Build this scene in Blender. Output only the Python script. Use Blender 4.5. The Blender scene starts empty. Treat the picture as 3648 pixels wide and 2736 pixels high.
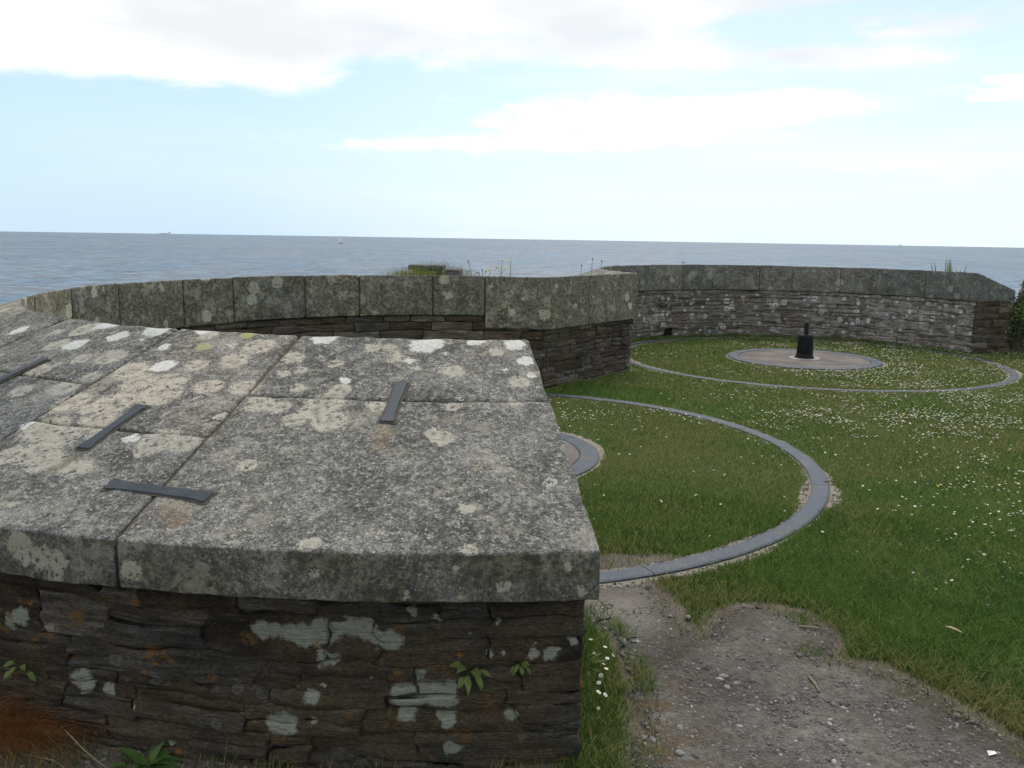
import bpy, math, random
import numpy as np
from mathutils import Vector, Matrix, noise as mnoise

random.seed(7)
rng = np.random.default_rng(11)
scene = bpy.context.scene
COL = scene.collection
rad = math.radians

# ------------------------------------------------------------------ camera
cam_d = bpy.data.cameras.new('camera')
cam = bpy.data.objects.new('camera', cam_d)
COL.objects.link(cam)
PITCH, ROLL = 0.1695, 0.0160
right0, up0 = Vector((1, 0, 0)), Vector((0, math.sin(PITCH), math.cos(PITCH)))
fwd = Vector((0, math.cos(PITCH), -math.sin(PITCH)))
rgt = right0 * math.cos(ROLL) + up0 * math.sin(ROLL)
upv = up0 * math.cos(ROLL) - right0 * math.sin(ROLL)
M = Matrix.Identity(4)
for i in range(3):
    M[i][0], M[i][1], M[i][2] = rgt[i], upv[i], -fwd[i]
M[2][3] = 1.85
cam.matrix_world = M
cam_d.sensor_width = 36.0
cam_d.lens = 30.34
cam_d.clip_start = 0.05
cam_d.clip_end = 200000
scene.camera = cam

# ------------------------------------------------------------------ node helper
class NT:
    def __init__(self, tree):
        self.t = tree; self.n = tree.nodes; self.l = tree.links
    def new(self, typ, **kw):
        nd = self.n.new(typ)
        for k, v in kw.items():
            setattr(nd, k, v)
        return nd
    def put(self, sock, v):
        if v is None:
            return
        if isinstance(v, bpy.types.NodeSocket):
            self.l.new(v, sock)
        else:
            if sock.type == 'RGBA' and len(v) == 3:
                v = (*v, 1)
            sock.default_value = v
    def m(self, op, a, b=None, c=None, clamp=False):
        nd = self.new('ShaderNodeMath', operation=op, use_clamp=clamp)
        for i, v in enumerate((a, b, c)):
            self.put(nd.inputs[i], v)
        return nd.outputs[0]
    def v(self, op, a, b=None, s=None):
        nd = self.new('ShaderNodeVectorMath', operation=op)
        self.put(nd.inputs[0], a)
        if b is not None: self.put(nd.inputs[1], b)
        if s is not None: self.put(nd.inputs['Scale'], s)
        return nd.outputs['Value'] if op in ('LENGTH', 'DISTANCE', 'DOT_PRODUCT') else nd.outputs['Vector']
    def ss(self, x, lo, hi, a=0.0, b=1.0):
        nd = self.new('ShaderNodeMapRange', interpolation_type='SMOOTHSTEP')
        self.put(nd.inputs[0], x); self.put(nd.inputs[1], lo); self.put(nd.inputs[2], hi)
        self.put(nd.inputs[3], a); self.put(nd.inputs[4], b)
        return nd.outputs[0]
    def noise(self, vec, scale, detail=4, rough=0.55, col=False, dist=0.0):
        nd = self.new('ShaderNodeTexNoise')
        self.put(nd.inputs['Vector'], vec)
        nd.inputs['Scale'].default_value = scale
        nd.inputs['Detail'].default_value = detail
        nd.inputs['Roughness'].default_value = rough
        nd.inputs['Distortion'].default_value = dist
        return nd.outputs['Color'] if col else nd.outputs['Fac']
    def vor(self, vec, scale, rnd=1.0):
        nd = self.new('ShaderNodeTexVoronoi')
        self.put(nd.inputs['Vector'], vec)
        nd.inputs['Scale'].default_value = scale
        nd.inputs['Randomness'].default_value = rnd
        return nd.outputs['Distance'], nd.outputs['Color']
    def ramp(self, f, stops):
        nd = self.new('ShaderNodeValToRGB')
        cr = nd.color_ramp
        while len(cr.elements) < len(stops):
            cr.elements.new(0.5)
        for e, (p, c) in zip(cr.elements, stops):
            e.position = p
            e.color = (*c, 1) if len(c) == 3 else c
        self.put(nd.inputs[0], f)
        return nd.outputs[0]
    def mix(self, f, a, b, mode='MIX'):
        nd = self.new('ShaderNodeMix', data_type='RGBA', blend_type=mode)
        self.put(nd.inputs[0], f); self.put(nd.inputs[6], a); self.put(nd.inputs[7], b)
        return nd.outputs[2]
    def sep(self, v):
        nd = self.new('ShaderNodeSeparateXYZ'); self.put(nd.inputs[0], v)
        return nd.outputs
    def comb(self, x, y, z):
        nd = self.new('ShaderNodeCombineXYZ')
        for i, v in enumerate((x, y, z)): self.put(nd.inputs[i], v)
        return nd.outputs[0]
    def bump(self, h, strength=0.5, dist=0.01):
        nd = self.new('ShaderNodeBump')
        nd.inputs['Strength'].default_value = strength
        nd.inputs['Distance'].default_value = dist
        self.put(nd.inputs['Height'], h)
        return nd.outputs[0]

# ------------------------------------------------------------------ sky and sun
SUN_EL, SUN_AZ = rad(52), rad(10)          # azimuth measured from +Y towards +X
world = bpy.data.worlds.new('World')
scene.world = world
world.use_nodes = True
W = NT(world.node_tree)
W.n.clear()
wout = W.new('ShaderNodeOutputWorld')
wbg = W.new('ShaderNodeBackground')
W.l.new(wbg.outputs[0], wout.inputs[0])
wbg.inputs['Strength'].default_value = 0.10
sky = W.new('ShaderNodeTexSky', sky_type='NISHITA')
sky.sun_disc = False
sky.sun_elevation = SUN_EL
sky.sun_rotation = SUN_AZ
sky.air_density = 1.0
sky.dust_density = 0.6
sky.ozone_density = 2.0
wd = W.v('NORMALIZE', W.new('ShaderNodeTexCoord').outputs['Generated'])
wx, wy, wz = W.sep(wd)
az = W.m('MULTIPLY', W.m('ARCTAN2', wx, wy), 57.2958)
el = W.m('MULTIPLY', W.m('ARCSINE', wz), 57.2958)
# cloud sheet: soft banks seen edge-on near the horizon, broken by layered noise
cv = W.comb(W.m('MULTIPLY', az, 0.10), W.m('MULTIPLY', el, 0.30), 0.0)
wob = W.m('SUBTRACT', W.noise(cv, 1.3, 3, 0.6), 0.5)
fine = W.m('SUBTRACT', W.noise(cv, 3.2, 5, 0.64), 0.5)
elw = W.m('ADD', el, W.m('MULTIPLY', wob, 1.6))
azw = W.m('ADD', az, W.m('MULTIPLY', fine, 10.0))
ae = W.comb(azw, elw, 0.0)
def lump(a0, e0, ra, re, amp):
    q = W.v('DISTANCE', W.v('MULTIPLY', ae, (1 / ra, 1 / re, 0)), (a0 / ra, e0 / re, 0))
    return W.ss(q, 1.9, 0.0, 0.0, amp)
def fold(parts):
    s = parts[0]
    for p_ in parts[1:]:
        s = W.m('ADD', s, p_)
    return s
lowbank = W.m('MULTIPLY', W.ss(elw, 7.9, 9.4), W.m('SUBTRACT', 1.0, W.ss(azw, -14.5, -9.5)))
midbank = W.m('MULTIPLY', W.ss(elw, 9.6, 11.4), W.m('SUBTRACT', 1.0, W.ss(azw, 9, 15)))
highbank = W.ss(elw, W.ss(az, 8, 22, 12.2, 13.0), W.ss(az, 8, 22, 13.8, 14.6))
cover = fold([W.m('MULTIPLY', lowbank, 0.95), W.m('MULTIPLY', midbank, 0.75), W.m('MULTIPLY', highbank, 0.8),
              lump(7.5, 7.3, 8.5, 1.5, 0.95), lump(-5, 5.7, 8.5, 0.55, 0.75), lump(16, 8.0, 7, 0.75, 0.8),
              lump(13, 10.9, 6.5, 0.9, 0.6), lump(21.5, 10.6, 4.2, 0.75, 0.95), lump(24, 12.2, 4, 0.6, 0.8),
              lump(29.5, 8.7, 2.6, 0.6, 0.95), lump(31, 6.2, 5.0, 0.5, 0.4), lump(24, 4.0, 14, 0.8, 0.28)])
dens = W.m('ADD', W.m('SUBTRACT', cover, 0.33), W.m('MULTIPLY', fine, 1.15))
veil = W.m('MULTIPLY', W.ss(W.noise(W.comb(W.m('MULTIPLY', az, 0.035), W.m('MULTIPLY', el, 0.30), 4.0), 1.0, 4, 0.6), 0.42, 0.75), W.ss(az, -18, 14, 0.12, 0.55))
cmask = W.m('MAXIMUM', W.ss(dens, -0.20, 0.55), veil)
shade = W.m('ADD', W.noise(cv, 0.75, 3, 0.5), W.ss(el, 8.0, 12.0, -0.20, 0.09))
ccol = W.ramp(shade, [(0.40, (7.3, 7.35, 7.4)), (0.52, (6.6, 6.7, 6.85)), (0.66, (5.8, 5.98, 6.2))])
haze = W.ss(el, -1.0, 18.0, 1.0, 0.35)
# brighter, whiter air towards the veiled sun
towards = W.v('DOT_PRODUCT', wd, tuple(Vector((math.sin(SUN_AZ + 0.25), math.cos(SUN_AZ + 0.25), 0))))
air = W.mix(W.ss(towards, 0.70, 1.0), (3.95, 5.35, 6.7), (5.5, 6.55, 7.0))
skyc = W.mix(W.m('MULTIPLY', haze, 0.90), sky.outputs[0], air)
W.l.new(W.mix(cmask, skyc, ccol), wbg.inputs['Color'])

sun_d = bpy.data.lights.new('sun', 'SUN')
sun_d.energy = 1.5
sun_d.angle = rad(20)
sun_d.color = (1.0, 0.96, 0.90)
sun = bpy.data.objects.new('sun', sun_d)
COL.objects.link(sun)
sdir = Vector((math.cos(SUN_EL) * math.sin(SUN_AZ), math.cos(SUN_EL) * math.cos(SUN_AZ), math.sin(SUN_EL)))
sun.rotation_euler = sdir.to_track_quat('Z', 'Y').to_euler()
sun.location = (0, 0, 30)

scene.view_settings.view_transform = 'Standard'
scene.view_settings.look = 'None'
scene.view_settings.gamma = 1.0
scene.view_settings.exposure = 0.62
scene.cycles.max_bounces = 4
scene.cycles.diffuse_bounces = 2
scene.cycles.glossy_bounces = 2
scene.cycles.use_denoising = True
scene.cycles.use_adaptive_sampling = True
scene.cycles.adaptive_threshold = 0.03

# ------------------------------------------------------------------ layout (metres; the camera stands at x=y=0, eye 1.85)
C1 = (-0.403, 7.268)        # centre of the near gun emplacement
C2 = (4.622, 13.592)        # centre of the far gun emplacement
RAIL, RING, RIN, TOP = 2.915, 1.082, 3.246, 1.378
APEX, SLOPE = 2.531, 0.35502
def ztop(r): return APEX - SLOPE * r
def polar(c, r, th): return (c[0] + r * math.cos(rad(th)), c[1] + r * math.sin(rad(th)))

# ------------------------------------------------------------------ object helpers
def link(name, me, mat=None, parent=None, loc=None):
    o = bpy.data.objects.new(name, me)
    COL.objects.link(o)
    if mat is not None and me is not None and not me.materials:
        me.materials.append(mat)
    if parent is not None: o.parent = parent
    if loc is not None: o.location = loc
    return o
def tag(o, label=None, cat=None, group=None, kind=None):
    if label: o['label'] = label
    if cat: o['category'] = cat
    if group: o['group'] = group
    if kind: o['kind'] = kind
    return o
def thing(name, label, cat, loc=(0, 0, 0), group=None):
    o = bpy.data.objects.new(name, None)
    COL.objects.link(o)
    o.location = loc
    o.empty_display_size = 0.1
    return tag(o, label, cat, group)
def mesh(name, verts, faces, smooth=True):
    me = bpy.data.meshes.new(name)
    me.from_pydata([tuple(v) for v in verts], [], [tuple(f) for f in faces])
    if smooth:
        me.polygons.foreach_set('use_smooth', [True] * len(me.polygons))
    me.update()
    return me
class MB:
    """collects geometry for one mesh"""
    def __init__(self): self.v, self.f = [], []
    def add(self, vs, fs):
        b = len(self.v); self.v += [tuple(x) for x in vs]; self.f += [tuple(i + b for i in f) for f in fs]
    def tube(self, pts, r0, r1=None, n=6):
        r1 = r0 if r1 is None else r1
        pts = [Vector(p) for p in pts]; vs = []; fs = []
        for k, p in enumerate(pts):
            d = (pts[min(k + 1, len(pts) - 1)] - pts[max(k - 1, 0)]).normalized()
            a = d.orthogonal().normalized(); b = d.cross(a)
            r = r0 + (r1 - r0) * k / (len(pts) - 1)
            for j in range(n):
                t = 2 * math.pi * j / n
                vs.append(p + (a * math.cos(t) + b * math.sin(t)) * r)
        for k in range(len(pts) - 1):
            for j in range(n):
                fs.append((k * n + j, k * n + (j + 1) % n, (k + 1) * n + (j + 1) % n, (k + 1) * n + j))
        fs.append(tuple(range(n))[::-1]); fs.append(tuple(range((len(pts) - 1) * n, len(pts) * n)))
        self.add(vs, fs)
    def leaf(self, base, direc, up, length, width, curl=0.3, n=6, shape=None, thick=0.0):
        base = Vector(base); d = Vector(direc).normalized(); u = Vector(up).normalized()
        s = d.cross(u).normalized(); u = s.cross(d).normalized()
        vs, fs = [], []
        for k in range(n + 1):
            t = k / n
            w = (shape(t) if shape else math.sin(math.pi * min(1, 0.08 + 0.92 * t)) ** 0.8) * width * 0.5
            c = base + d * (length * t) - u * (curl * length * t * t)
            vs += [c - s * w + u * (w * 0.25), c, c + s * w + u * (w * 0.25)]
        for k in range(n):
            a = k * 3
            fs += [(a, a + 1, a + 4, a + 3), (a + 1, a + 2, a + 5, a + 4)]
        self.add(vs, fs)
    def ball(self, c, r, sq=(1, 1, 1), n=6, m=4):
        vs = [(c[0], c[1], c[2] + r * sq[2])]; fs = []
        for i in range(1, m):
            ph = math.pi * i / m
            for j in range(n):
                t = 2 * math.pi * j / n
                vs.append((c[0] + r * sq[0] * math.sin(ph) * math.cos(t), c[1] + r * sq[1] * math.sin(ph) * math.sin(t), c[2] + r * sq[2] * math.cos(ph)))
        vs.append((c[0], c[1], c[2] - r * sq[2])); e = len(vs) - 1
        for j in range(n):
            fs.append((0, 1 + j, 1 + (j + 1) % n)); fs.append((e, e - n + (j + 1) % n, e - n + j))
        for i in range(m - 2):
            for j in range(n):
                a = 1 + i * n + j; b = 1 + i * n + (j + 1) % n
                fs.append((a, a + n, b + n, b))
        self.add(vs, fs)
    def obj(self, name, mat, parent=None, smooth=True):
        return link(name, mesh(name, self.v, self.f, smooth), mat, parent)

def lathe(prof, n=48, center=(0, 0), a0=0.0, a1=360.0, closed_prof=False):
    """prof: list of (r, z)"""
    full = abs(a1 - a0) >= 359.99
    cnt = n if full else n + 1
    vs, fs = [], []
    for i in range(cnt):
        t = rad(a0 + (a1 - a0) * i / n)
        for r, z in prof:
            vs.append((center[0] + r * math.cos(t), center[1] + r * math.sin(t), z))
    k = len(prof)
    for i in range(n):
        i2 = (i + 1) % cnt
        for j in range(k if closed_prof else k - 1):
            j2 = (j + 1) % k
            fs.append((i * k + j, i2 * k + j, i2 * k + j2, i * k + j2))
    if closed_prof and not full:
        fs.append(tuple(range(k))[::-1]); fs.append(tuple(range((cnt - 1) * k, cnt * k)))
    return vs, fs

def cuts(L, r, step):
    """parameter cuts along one edge of a block, tight near the rounded ends"""
    r = min(r, L * 0.45)
    c = [0, r * 0.3, r]
    n = max(1, int(round((L - 2 * r) / step)))
    c += [r + (L - 2 * r) * i / n for i in range(1, n)]
    return c + [L - r, L - r * 0.3, L]
def rblock(L, r, step, mapf, amp=0.0, freq=6.0, seed=0.0, name='block', strat=None, bed=False):
    """rounded, roughened block; L=(lx,ly,lz); mapf turns block coordinates into world coordinates"""
    r = min(r, min(L) * 0.45)
    cs = [cuts(L[i], r, step[i]) for i in range(3)]
    idx, vs, fs = {}, [], []
    def vid(p):
        key = (round(p[0], 6), round(p[1], 6), round(p[2], 6))
        if key in idx: return idx[key]
        q = [min(max(p[i], r), L[i] - r) for i in range(3)]
        d = Vector([p[i] - q[i] for i in range(3)])
        if d.length > 1e-9:
            d = d.normalized() * r
        P = Vector(q) + d
        nrm = d.normalized() if d.length > 1e-9 else Vector((0, 0, 0))
        if amp:
            s = Vector((P[0] * freq + seed, P[1] * freq + seed * 1.7, P[2] * freq * (strat or 1.0)))
            if bed: s.x = P[0] * freq * 0.45 + seed
            nv = mnoise.fractal(s, 1.0, 2.0, 3)
            if bed: nv = 0.4 * nv + 0.6 * round(nv * 3.0) / 3.0
            P = P + nrm * (nv * amp)
        vs.append(mapf(P)); idx[key] = len(vs) - 1
        return idx[key]
    for ax in range(3):
        a, b = [(1, 2), (2, 0), (0, 1)][ax]
        for side in (0, 1):
            for i in range(len(cs[a]) - 1):
                for j in range(len(cs[b]) - 1):
                    q = []
                    for (ii, jj) in ((i, j), (i + 1, j), (i + 1, j + 1), (i, j + 1)):
                        p = [0, 0, 0]; p[ax] = L[ax] if side else 0.0; p[a] = cs[a][ii]; p[b] = cs[b][jj]
                        q.append(vid(p))
                    fs.append(tuple(q) if side else tuple(q[::-1]))
    return mesh(name, vs, fs)

def vnoise(x, y, f, seed=0):
    """vectorised 2D value noise, 0..1"""
    x = np.asarray(x, float) * f; y = np.asarray(y, float) * f
    xi = np.floor(x).astype(np.int64); yi = np.floor(y).astype(np.int64)
    fx = x - xi; fy = y - yi
    fx = fx * fx * (3 - 2 * fx); fy = fy * fy * (3 - 2 * fy)
    def hsh(a, b):
        n = (a * 374761393 + b * 668265263 + seed * 974634777) & 0x7fffffff
        n = ((n ^ (n >> 13)) * 1274126177) & 0x7fffffff
        return ((n ^ (n >> 16)) & 0xffff) / 65535.0
    return (hsh(xi, yi) * (1 - fx) + hsh(xi + 1, yi) * fx) * (1 - fy) + (hsh(xi, yi + 1) * (1 - fx) + hsh(xi + 1, yi + 1) * fx) * fy
def fbm(x, y, f, seed=0, oct=4):
    s = 0; a = 0.5; t = 0
    for i in range(oct):
        s = s + a * vnoise(x, y, f * 2 ** i, seed + i); t += a; a *= 0.5
    return s / t
def inpoly(x, y, poly):
    inside = np.zeros(x.shape, bool)
    n = len(poly)
    for i in range(n):
        x0, y0 = poly[i]; x1, y1 = poly[(i + 1) % n]
        c = ((y0 > y) != (y1 > y))
        with np.errstate(divide='ignore', invalid='ignore'):
            c &= x < (x1 - x0) * (y - y0) / (y1 - y0 + 1e-12) + x0
        inside ^= c
    return inside
def segdist(x, y, poly, closed=True):
    d = np.full(x.shape, 1e9); n = len(poly)
    for i in range(n if closed else n - 1):
        a = np.array(poly[i]); b = np.array(poly[(i + 1) % n]); ab = b - a
        t = np.clip(((x - a[0]) * ab[0] + (y - a[1]) * ab[1]) / (ab @ ab + 1e-12), 0, 1)
        d = np.minimum(d, np.hypot(x - a[0] - t * ab[0], y - a[1] - t * ab[1]))
    return d
# ------------------------------------------------------------------ where the lichens grow on the near wall (x, y, z, radius)
WHITE = [(-1.963, 4.272, 1.332, 0.049), (-2.17, 4.244, 1.287, 0.053), (-1.574, 3.85, 1.248, 0.049), (-1.65, 4.049, 1.305, 0.026), (-1.77, 4.276, 1.363, 0.058), (-2.104, 4.466, 1.367, 0.058), (-1.502, 4.216, 1.379, 0.053), (-1.472, 3.253, 1.056, 0.027), (-1.81, 4.187, 1.328, 0.014), (-3.117, 5.368, 1.355, 0.064), (-2.685, 4.667, 1.303, 0.048), (-1.979, 3.431, 1.058, 0.027), (-0.879, 4.016, 1.364, 0.052), (-0.397, 3.945, 1.351, 0.068), (-0.168, 4.0, 1.368, 0.036), (-0.453, 3.79, 1.296, 0.024), (-0.709, 3.623, 1.232, 0.023), (-0.304, 3.859, 1.32, 0.01), (-0.028, 3.747, 1.274, 0.012), (0.053, 3.828, 1.299, 0.034), (0.086, 3.709, 1.255, 0.019), (0.006, 3.978, 1.354, 0.044), (-0.21, 3.49, 1.188, 0.008)]
CREAM = [(-1.889, 4.013, 1.261, 0.059), (-1.716, 3.833, 1.225, 0.069), (-1.626, 3.71, 1.195, 0.06), (-2.043, 4.046, 1.247, 0.04), (-1.893, 3.828, 1.2, 0.038), (-1.868, 3.588, 1.125, 0.066), (-1.757, 3.514, 1.114, 0.035), (-1.666, 3.547, 1.136, 0.076), (-1.491, 3.579, 1.165, 0.075), (-1.51, 3.7, 1.205, 0.054), (-1.414, 3.82, 1.255, 0.045), (-1.249, 3.842, 1.278, 0.057), (-1.175, 3.965, 1.327, 0.061), (-1.468, 4.134, 1.356, 0.039), (-1.293, 3.613, 1.195, 0.052), (-1.13, 3.595, 1.201, 0.051), (-1.979, 3.745, 1.161, 0.057), (-2.218, 3.985, 1.199, 0.051), (-2.135, 4.023, 1.225, 0.024), (-2.19, 3.78, 1.14, 0.046), (-1.875, 3.381, 1.055, 0.075), (-1.754, 3.313, 1.047, 0.056), (-1.633, 3.303, 1.057, 0.028), (-1.351, 3.222, 1.055, 0.068), (-1.244, 3.194, 1.054, 0.047), (-1.378, 3.166, 1.034, 0.042), (-1.811, 3.209, 1.006, 0.072), (-1.679, 3.402, 1.086, 0.057), (-2.216, 4.448, 1.341, 0.066), (-2.281, 4.287, 1.28, 0.05), (-2.403, 4.5, 1.319, 0.034), (-0.64, 3.912, 1.337, 0.032), (-0.562, 3.918, 1.34, 0.026), (-0.525, 3.852, 1.318, 0.026), (-0.491, 3.812, 1.304, 0.029), (-0.539, 3.794, 1.297, 0.016), (-0.782, 3.765, 1.28, 0.029), (-0.988, 3.841, 1.297, 0.041), (-0.995, 3.7, 1.247, 0.026), (-0.917, 3.722, 1.259, 0.023), (-0.901, 3.571, 1.207, 0.03), (-0.717, 3.549, 1.206, 0.038), (-0.254, 3.709, 1.266, 0.044), (-0.08, 3.895, 1.328, 0.029), (0.036, 3.643, 1.235, 0.041), (-0.419, 3.729, 1.274, 0.022), (-1.026, 3.455, 1.159, 0.051), (-0.94, 3.425, 1.153, 0.04), (-0.763, 3.437, 1.165, 0.069), (-0.783, 3.386, 1.146, 0.052), (-0.854, 3.324, 1.122, 0.039), (-0.716, 3.311, 1.122, 0.056), (-0.544, 3.42, 1.164, 0.034), (-0.259, 3.198, 1.085, 0.036), (-0.3, 3.229, 1.097, 0.027), (-0.734, 3.499, 1.188, 0.037), (-1.168, 3.964, 1.327, 0.046), (-0.237, 3.43, 1.167, 0.026), (0.01, 3.479, 1.178, 0.026), (-1.598, 3.077, 0.984, 0.048), (-0.954, 3.038, 1.017, 0.026), (-0.635, 2.619, 0.878, 0.029), (-1.752, 3.142, 0.99, 0.058), (-1.92, 3.208, 0.992, 0.047), (-0.129, 2.604, 0.872, 0.019), (-0.633, 2.624, 0.88, 0.026)]
OLIVE = [(-1.26, 4.094, 1.364, 0.035), (-1.45, 4.011, 1.316, 0.038)]
PALE = [(-0.744, 2.761, 0.505, 0.032), (-0.694, 2.757, 0.502, 0.043), (-0.639, 2.754, 0.51, 0.049), (-0.595, 2.752, 0.517, 0.046), (-0.546, 2.75, 0.525, 0.046), (-0.492, 2.749, 0.521, 0.04), (-0.45, 2.748, 0.487, 0.031), (-0.396, 2.748, 0.488, 0.034), (-0.799, 2.766, 0.513, 0.029), (-0.843, 2.77, 0.513, 0.029), (-0.625, 2.754, 0.415, 0.029), (-0.592, 2.752, 0.413, 0.023), (-0.677, 2.756, 0.272, 0.027), (-0.764, 2.763, 0.168, 0.04), (-0.804, 2.766, 0.165, 0.031), (-0.668, 2.756, 0.186, 0.013), (-0.353, 2.748, 0.291, 0.044), (-0.304, 2.749, 0.297, 0.044), (-0.255, 2.751, 0.291, 0.038), (-0.206, 2.752, 0.285, 0.038), (-0.196, 2.753, 0.315, 0.026), (-0.343, 2.748, 0.22, 0.032), (-0.201, 2.753, 0.196, 0.027), (-0.233, 2.751, 0.208, 0.021), (-0.24, 2.751, 0.57, 0.012), (-0.03, 2.764, 0.545, 0.014), (-0.127, 2.756, 0.518, 0.016), (-0.035, 2.763, 0.516, 0.012), (0.025, 2.768, 0.521, 0.008), (0.155, 2.783, 0.539, 0.008), (-0.061, 2.761, 0.439, 0.013), (-0.012, 2.765, 0.437, 0.01), (0.092, 2.775, 0.434, 0.018), (0.085, 2.775, 0.472, 0.01), (0.152, 2.782, 0.437, 0.026), (0.228, 2.792, 0.484, 0.02), (0.013, 2.767, 0.21, 0.024), (0.052, 2.771, 0.211, 0.011), (-0.189, 2.753, 0.088, 0.027), (-0.299, 2.749, 0.368, 0.018), (-0.467, 2.749, 0.356, 0.008), (-0.632, 2.754, 0.315, 0.007), (-0.325, 2.749, 0.598, 0.017), (-1.772, 2.96, 0.455, 0.037), (-1.666, 2.928, 0.423, 0.024), (-1.827, 2.978, 0.427, 0.029), (-1.535, 2.892, 0.242, 0.041), (-1.427, 2.866, 0.222, 0.024), (-1.322, 2.843, 0.181, 0.009), (-1.189, 2.817, 0.046, 0.012), (-1.328, 2.844, 0.683, 0.004)]
ORANGE = [(-0.358, 2.748, 0.529, 0.02), (-0.223, 2.752, 0.379, 0.029), (-0.375, 2.748, 0.349, 0.035), (-0.439, 2.748, 0.406, 0.016), (-0.397, 2.748, 0.213, 0.021), (-0.255, 2.75, 0.22, 0.016), (-0.042, 2.762, 0.247, 0.021), (-0.086, 2.759, 0.289, 0.01), (-0.151, 2.755, 0.136, 0.033), (-0.041, 2.763, 0.13, 0.011), (-1.411, 2.862, 0.56, 0.035), (-1.291, 2.836, 0.574, 0.026), (-1.54, 2.893, 0.486, 0.036), (-1.574, 2.902, 0.459, 0.024), (-1.236, 2.825, 0.386, 0.053), (-1.192, 2.818, 0.38, 0.03), (-0.886, 2.774, 0.479, 0.032), (-1.568, 2.901, 0.334, 0.02), (-1.528, 2.89, 0.229, 0.015), (-1.868, 2.992, 0.457, 0.017), (-1.866, 2.991, 0.39, 0.03), (-1.285, 2.835, 0.304, 0.014), (-1.194, 2.818, 0.282, 0.012)]
FACE = [(-1.628, 2.731, 0.804, 0.056), (-1.556, 2.712, 0.779, 0.044), (-1.499, 2.697, 0.766, 0.047), (-1.22, 2.64, 0.767, 0.038), (-1.502, 2.698, 0.725, 0.037), (-0.17, 2.574, 0.818, 0.015), (-0.015, 2.584, 0.753, 0.023), (0.185, 2.605, 0.822, 0.015), (0.239, 2.612, 0.729, 0.021), (-0.154, 2.575, 0.717, 0.016), (-0.319, 2.569, 0.722, 0.016), (-0.618, 2.573, 0.789, 0.016)]
PATH_R = [[0.483, 4.387], [0.63, 4.431], [0.759, 4.449], [0.802, 4.327], [0.832, 4.154], [0.849, 3.993], [0.884, 3.834], [0.955, 3.856], [1.05, 4.026], [1.187, 4.156], [1.331, 4.162], [1.487, 4.097], [1.521, 3.992], [1.535, 3.843], [1.495, 3.702], [1.463, 3.613], [1.548, 3.565], [1.643, 3.548], [1.695, 3.456], [1.74, 3.362], [1.814, 3.237], [1.865, 3.12], [1.893, 3.041], [1.933, 2.951]]
PATH_L = [[0.412, 3.95], [0.484, 3.781], [0.51, 3.477], [0.524, 3.214], [0.496, 2.954], [0.439, 2.785]]
FLOW = [[0.379, 3.544, 0.08], [0.389, 3.493, 0.08], [0.385, 3.41, 0.08], [0.399, 3.394, 0.08], [0.409, 3.343, 0.08], [0.394, 3.304, 0.08], [0.373, 3.247, 0.08], [0.354, 3.181, 0.08], [0.349, 3.111, 0.08], [0.402, 3.485, 0.08], [0.419, 3.494, 0.08], [0.384, 3.579, 0.08]]
STAIN = [(-0.49, 3.24, 1.10, 0.05), (-0.49, 3.15, 1.07, 0.04), (-1.14, 2.80, 0.93, 0.05), (-1.10, 2.74, 0.91, 0.045), (-1.66, 3.12, 0.99, 0.05)]

# ------------------------------------------------------------------ materials
MATS = {}
def newmat(name):
    m = bpy.data.materials.new(name); m.use_nodes = True
    T = NT(m.node_tree); T.n.clear()
    out = T.new('ShaderNodeOutputMaterial'); b = T.new('ShaderNodeBsdfPrincipled')
    T.l.new(b.outputs[0], out.inputs[0])
    MATS[name] = m
    return m, T, b
def finish(T, b, col, rough=0.9, spec=0.25, normal=None):
    T.put(b.inputs['Base Color'], col); T.put(b.inputs['Roughness'], rough)
    b.inputs['Specular IOR Level'].default_value = spec
    if normal is not None: T.l.new(normal, b.inputs['Normal'])
def blobs(T, P, lst):
    """smallest distance to any of the listed growths, measured in their own radii"""
    cur = None
    for x, y, z, r in lst:
        d = T.m('DIVIDE', T.v('DISTANCE', P, (x, y, z)), max(r, 0.006))
        cur = d if cur is None else T.m('MINIMUM', cur, d)
    return cur
def pos(T): return T.new('ShaderNodeNewGeometry').outputs['Position']
def warp(T, P, s1, a1, s2, a2):
    w1 = T.v('SUBTRACT', T.noise(P, s1, 2, 0.5, col=True), (0.5, 0.5, 0.5))
    w2 = T.v('SUBTRACT', T.noise(P, s2, 3, 0.6, col=True), (0.5, 0.5, 0.5))
    return T.v('ADD', P, T.v('ADD', T.v('SCALE', w1, s=a1), T.v('SCALE', w2, s=a2)))

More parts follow.
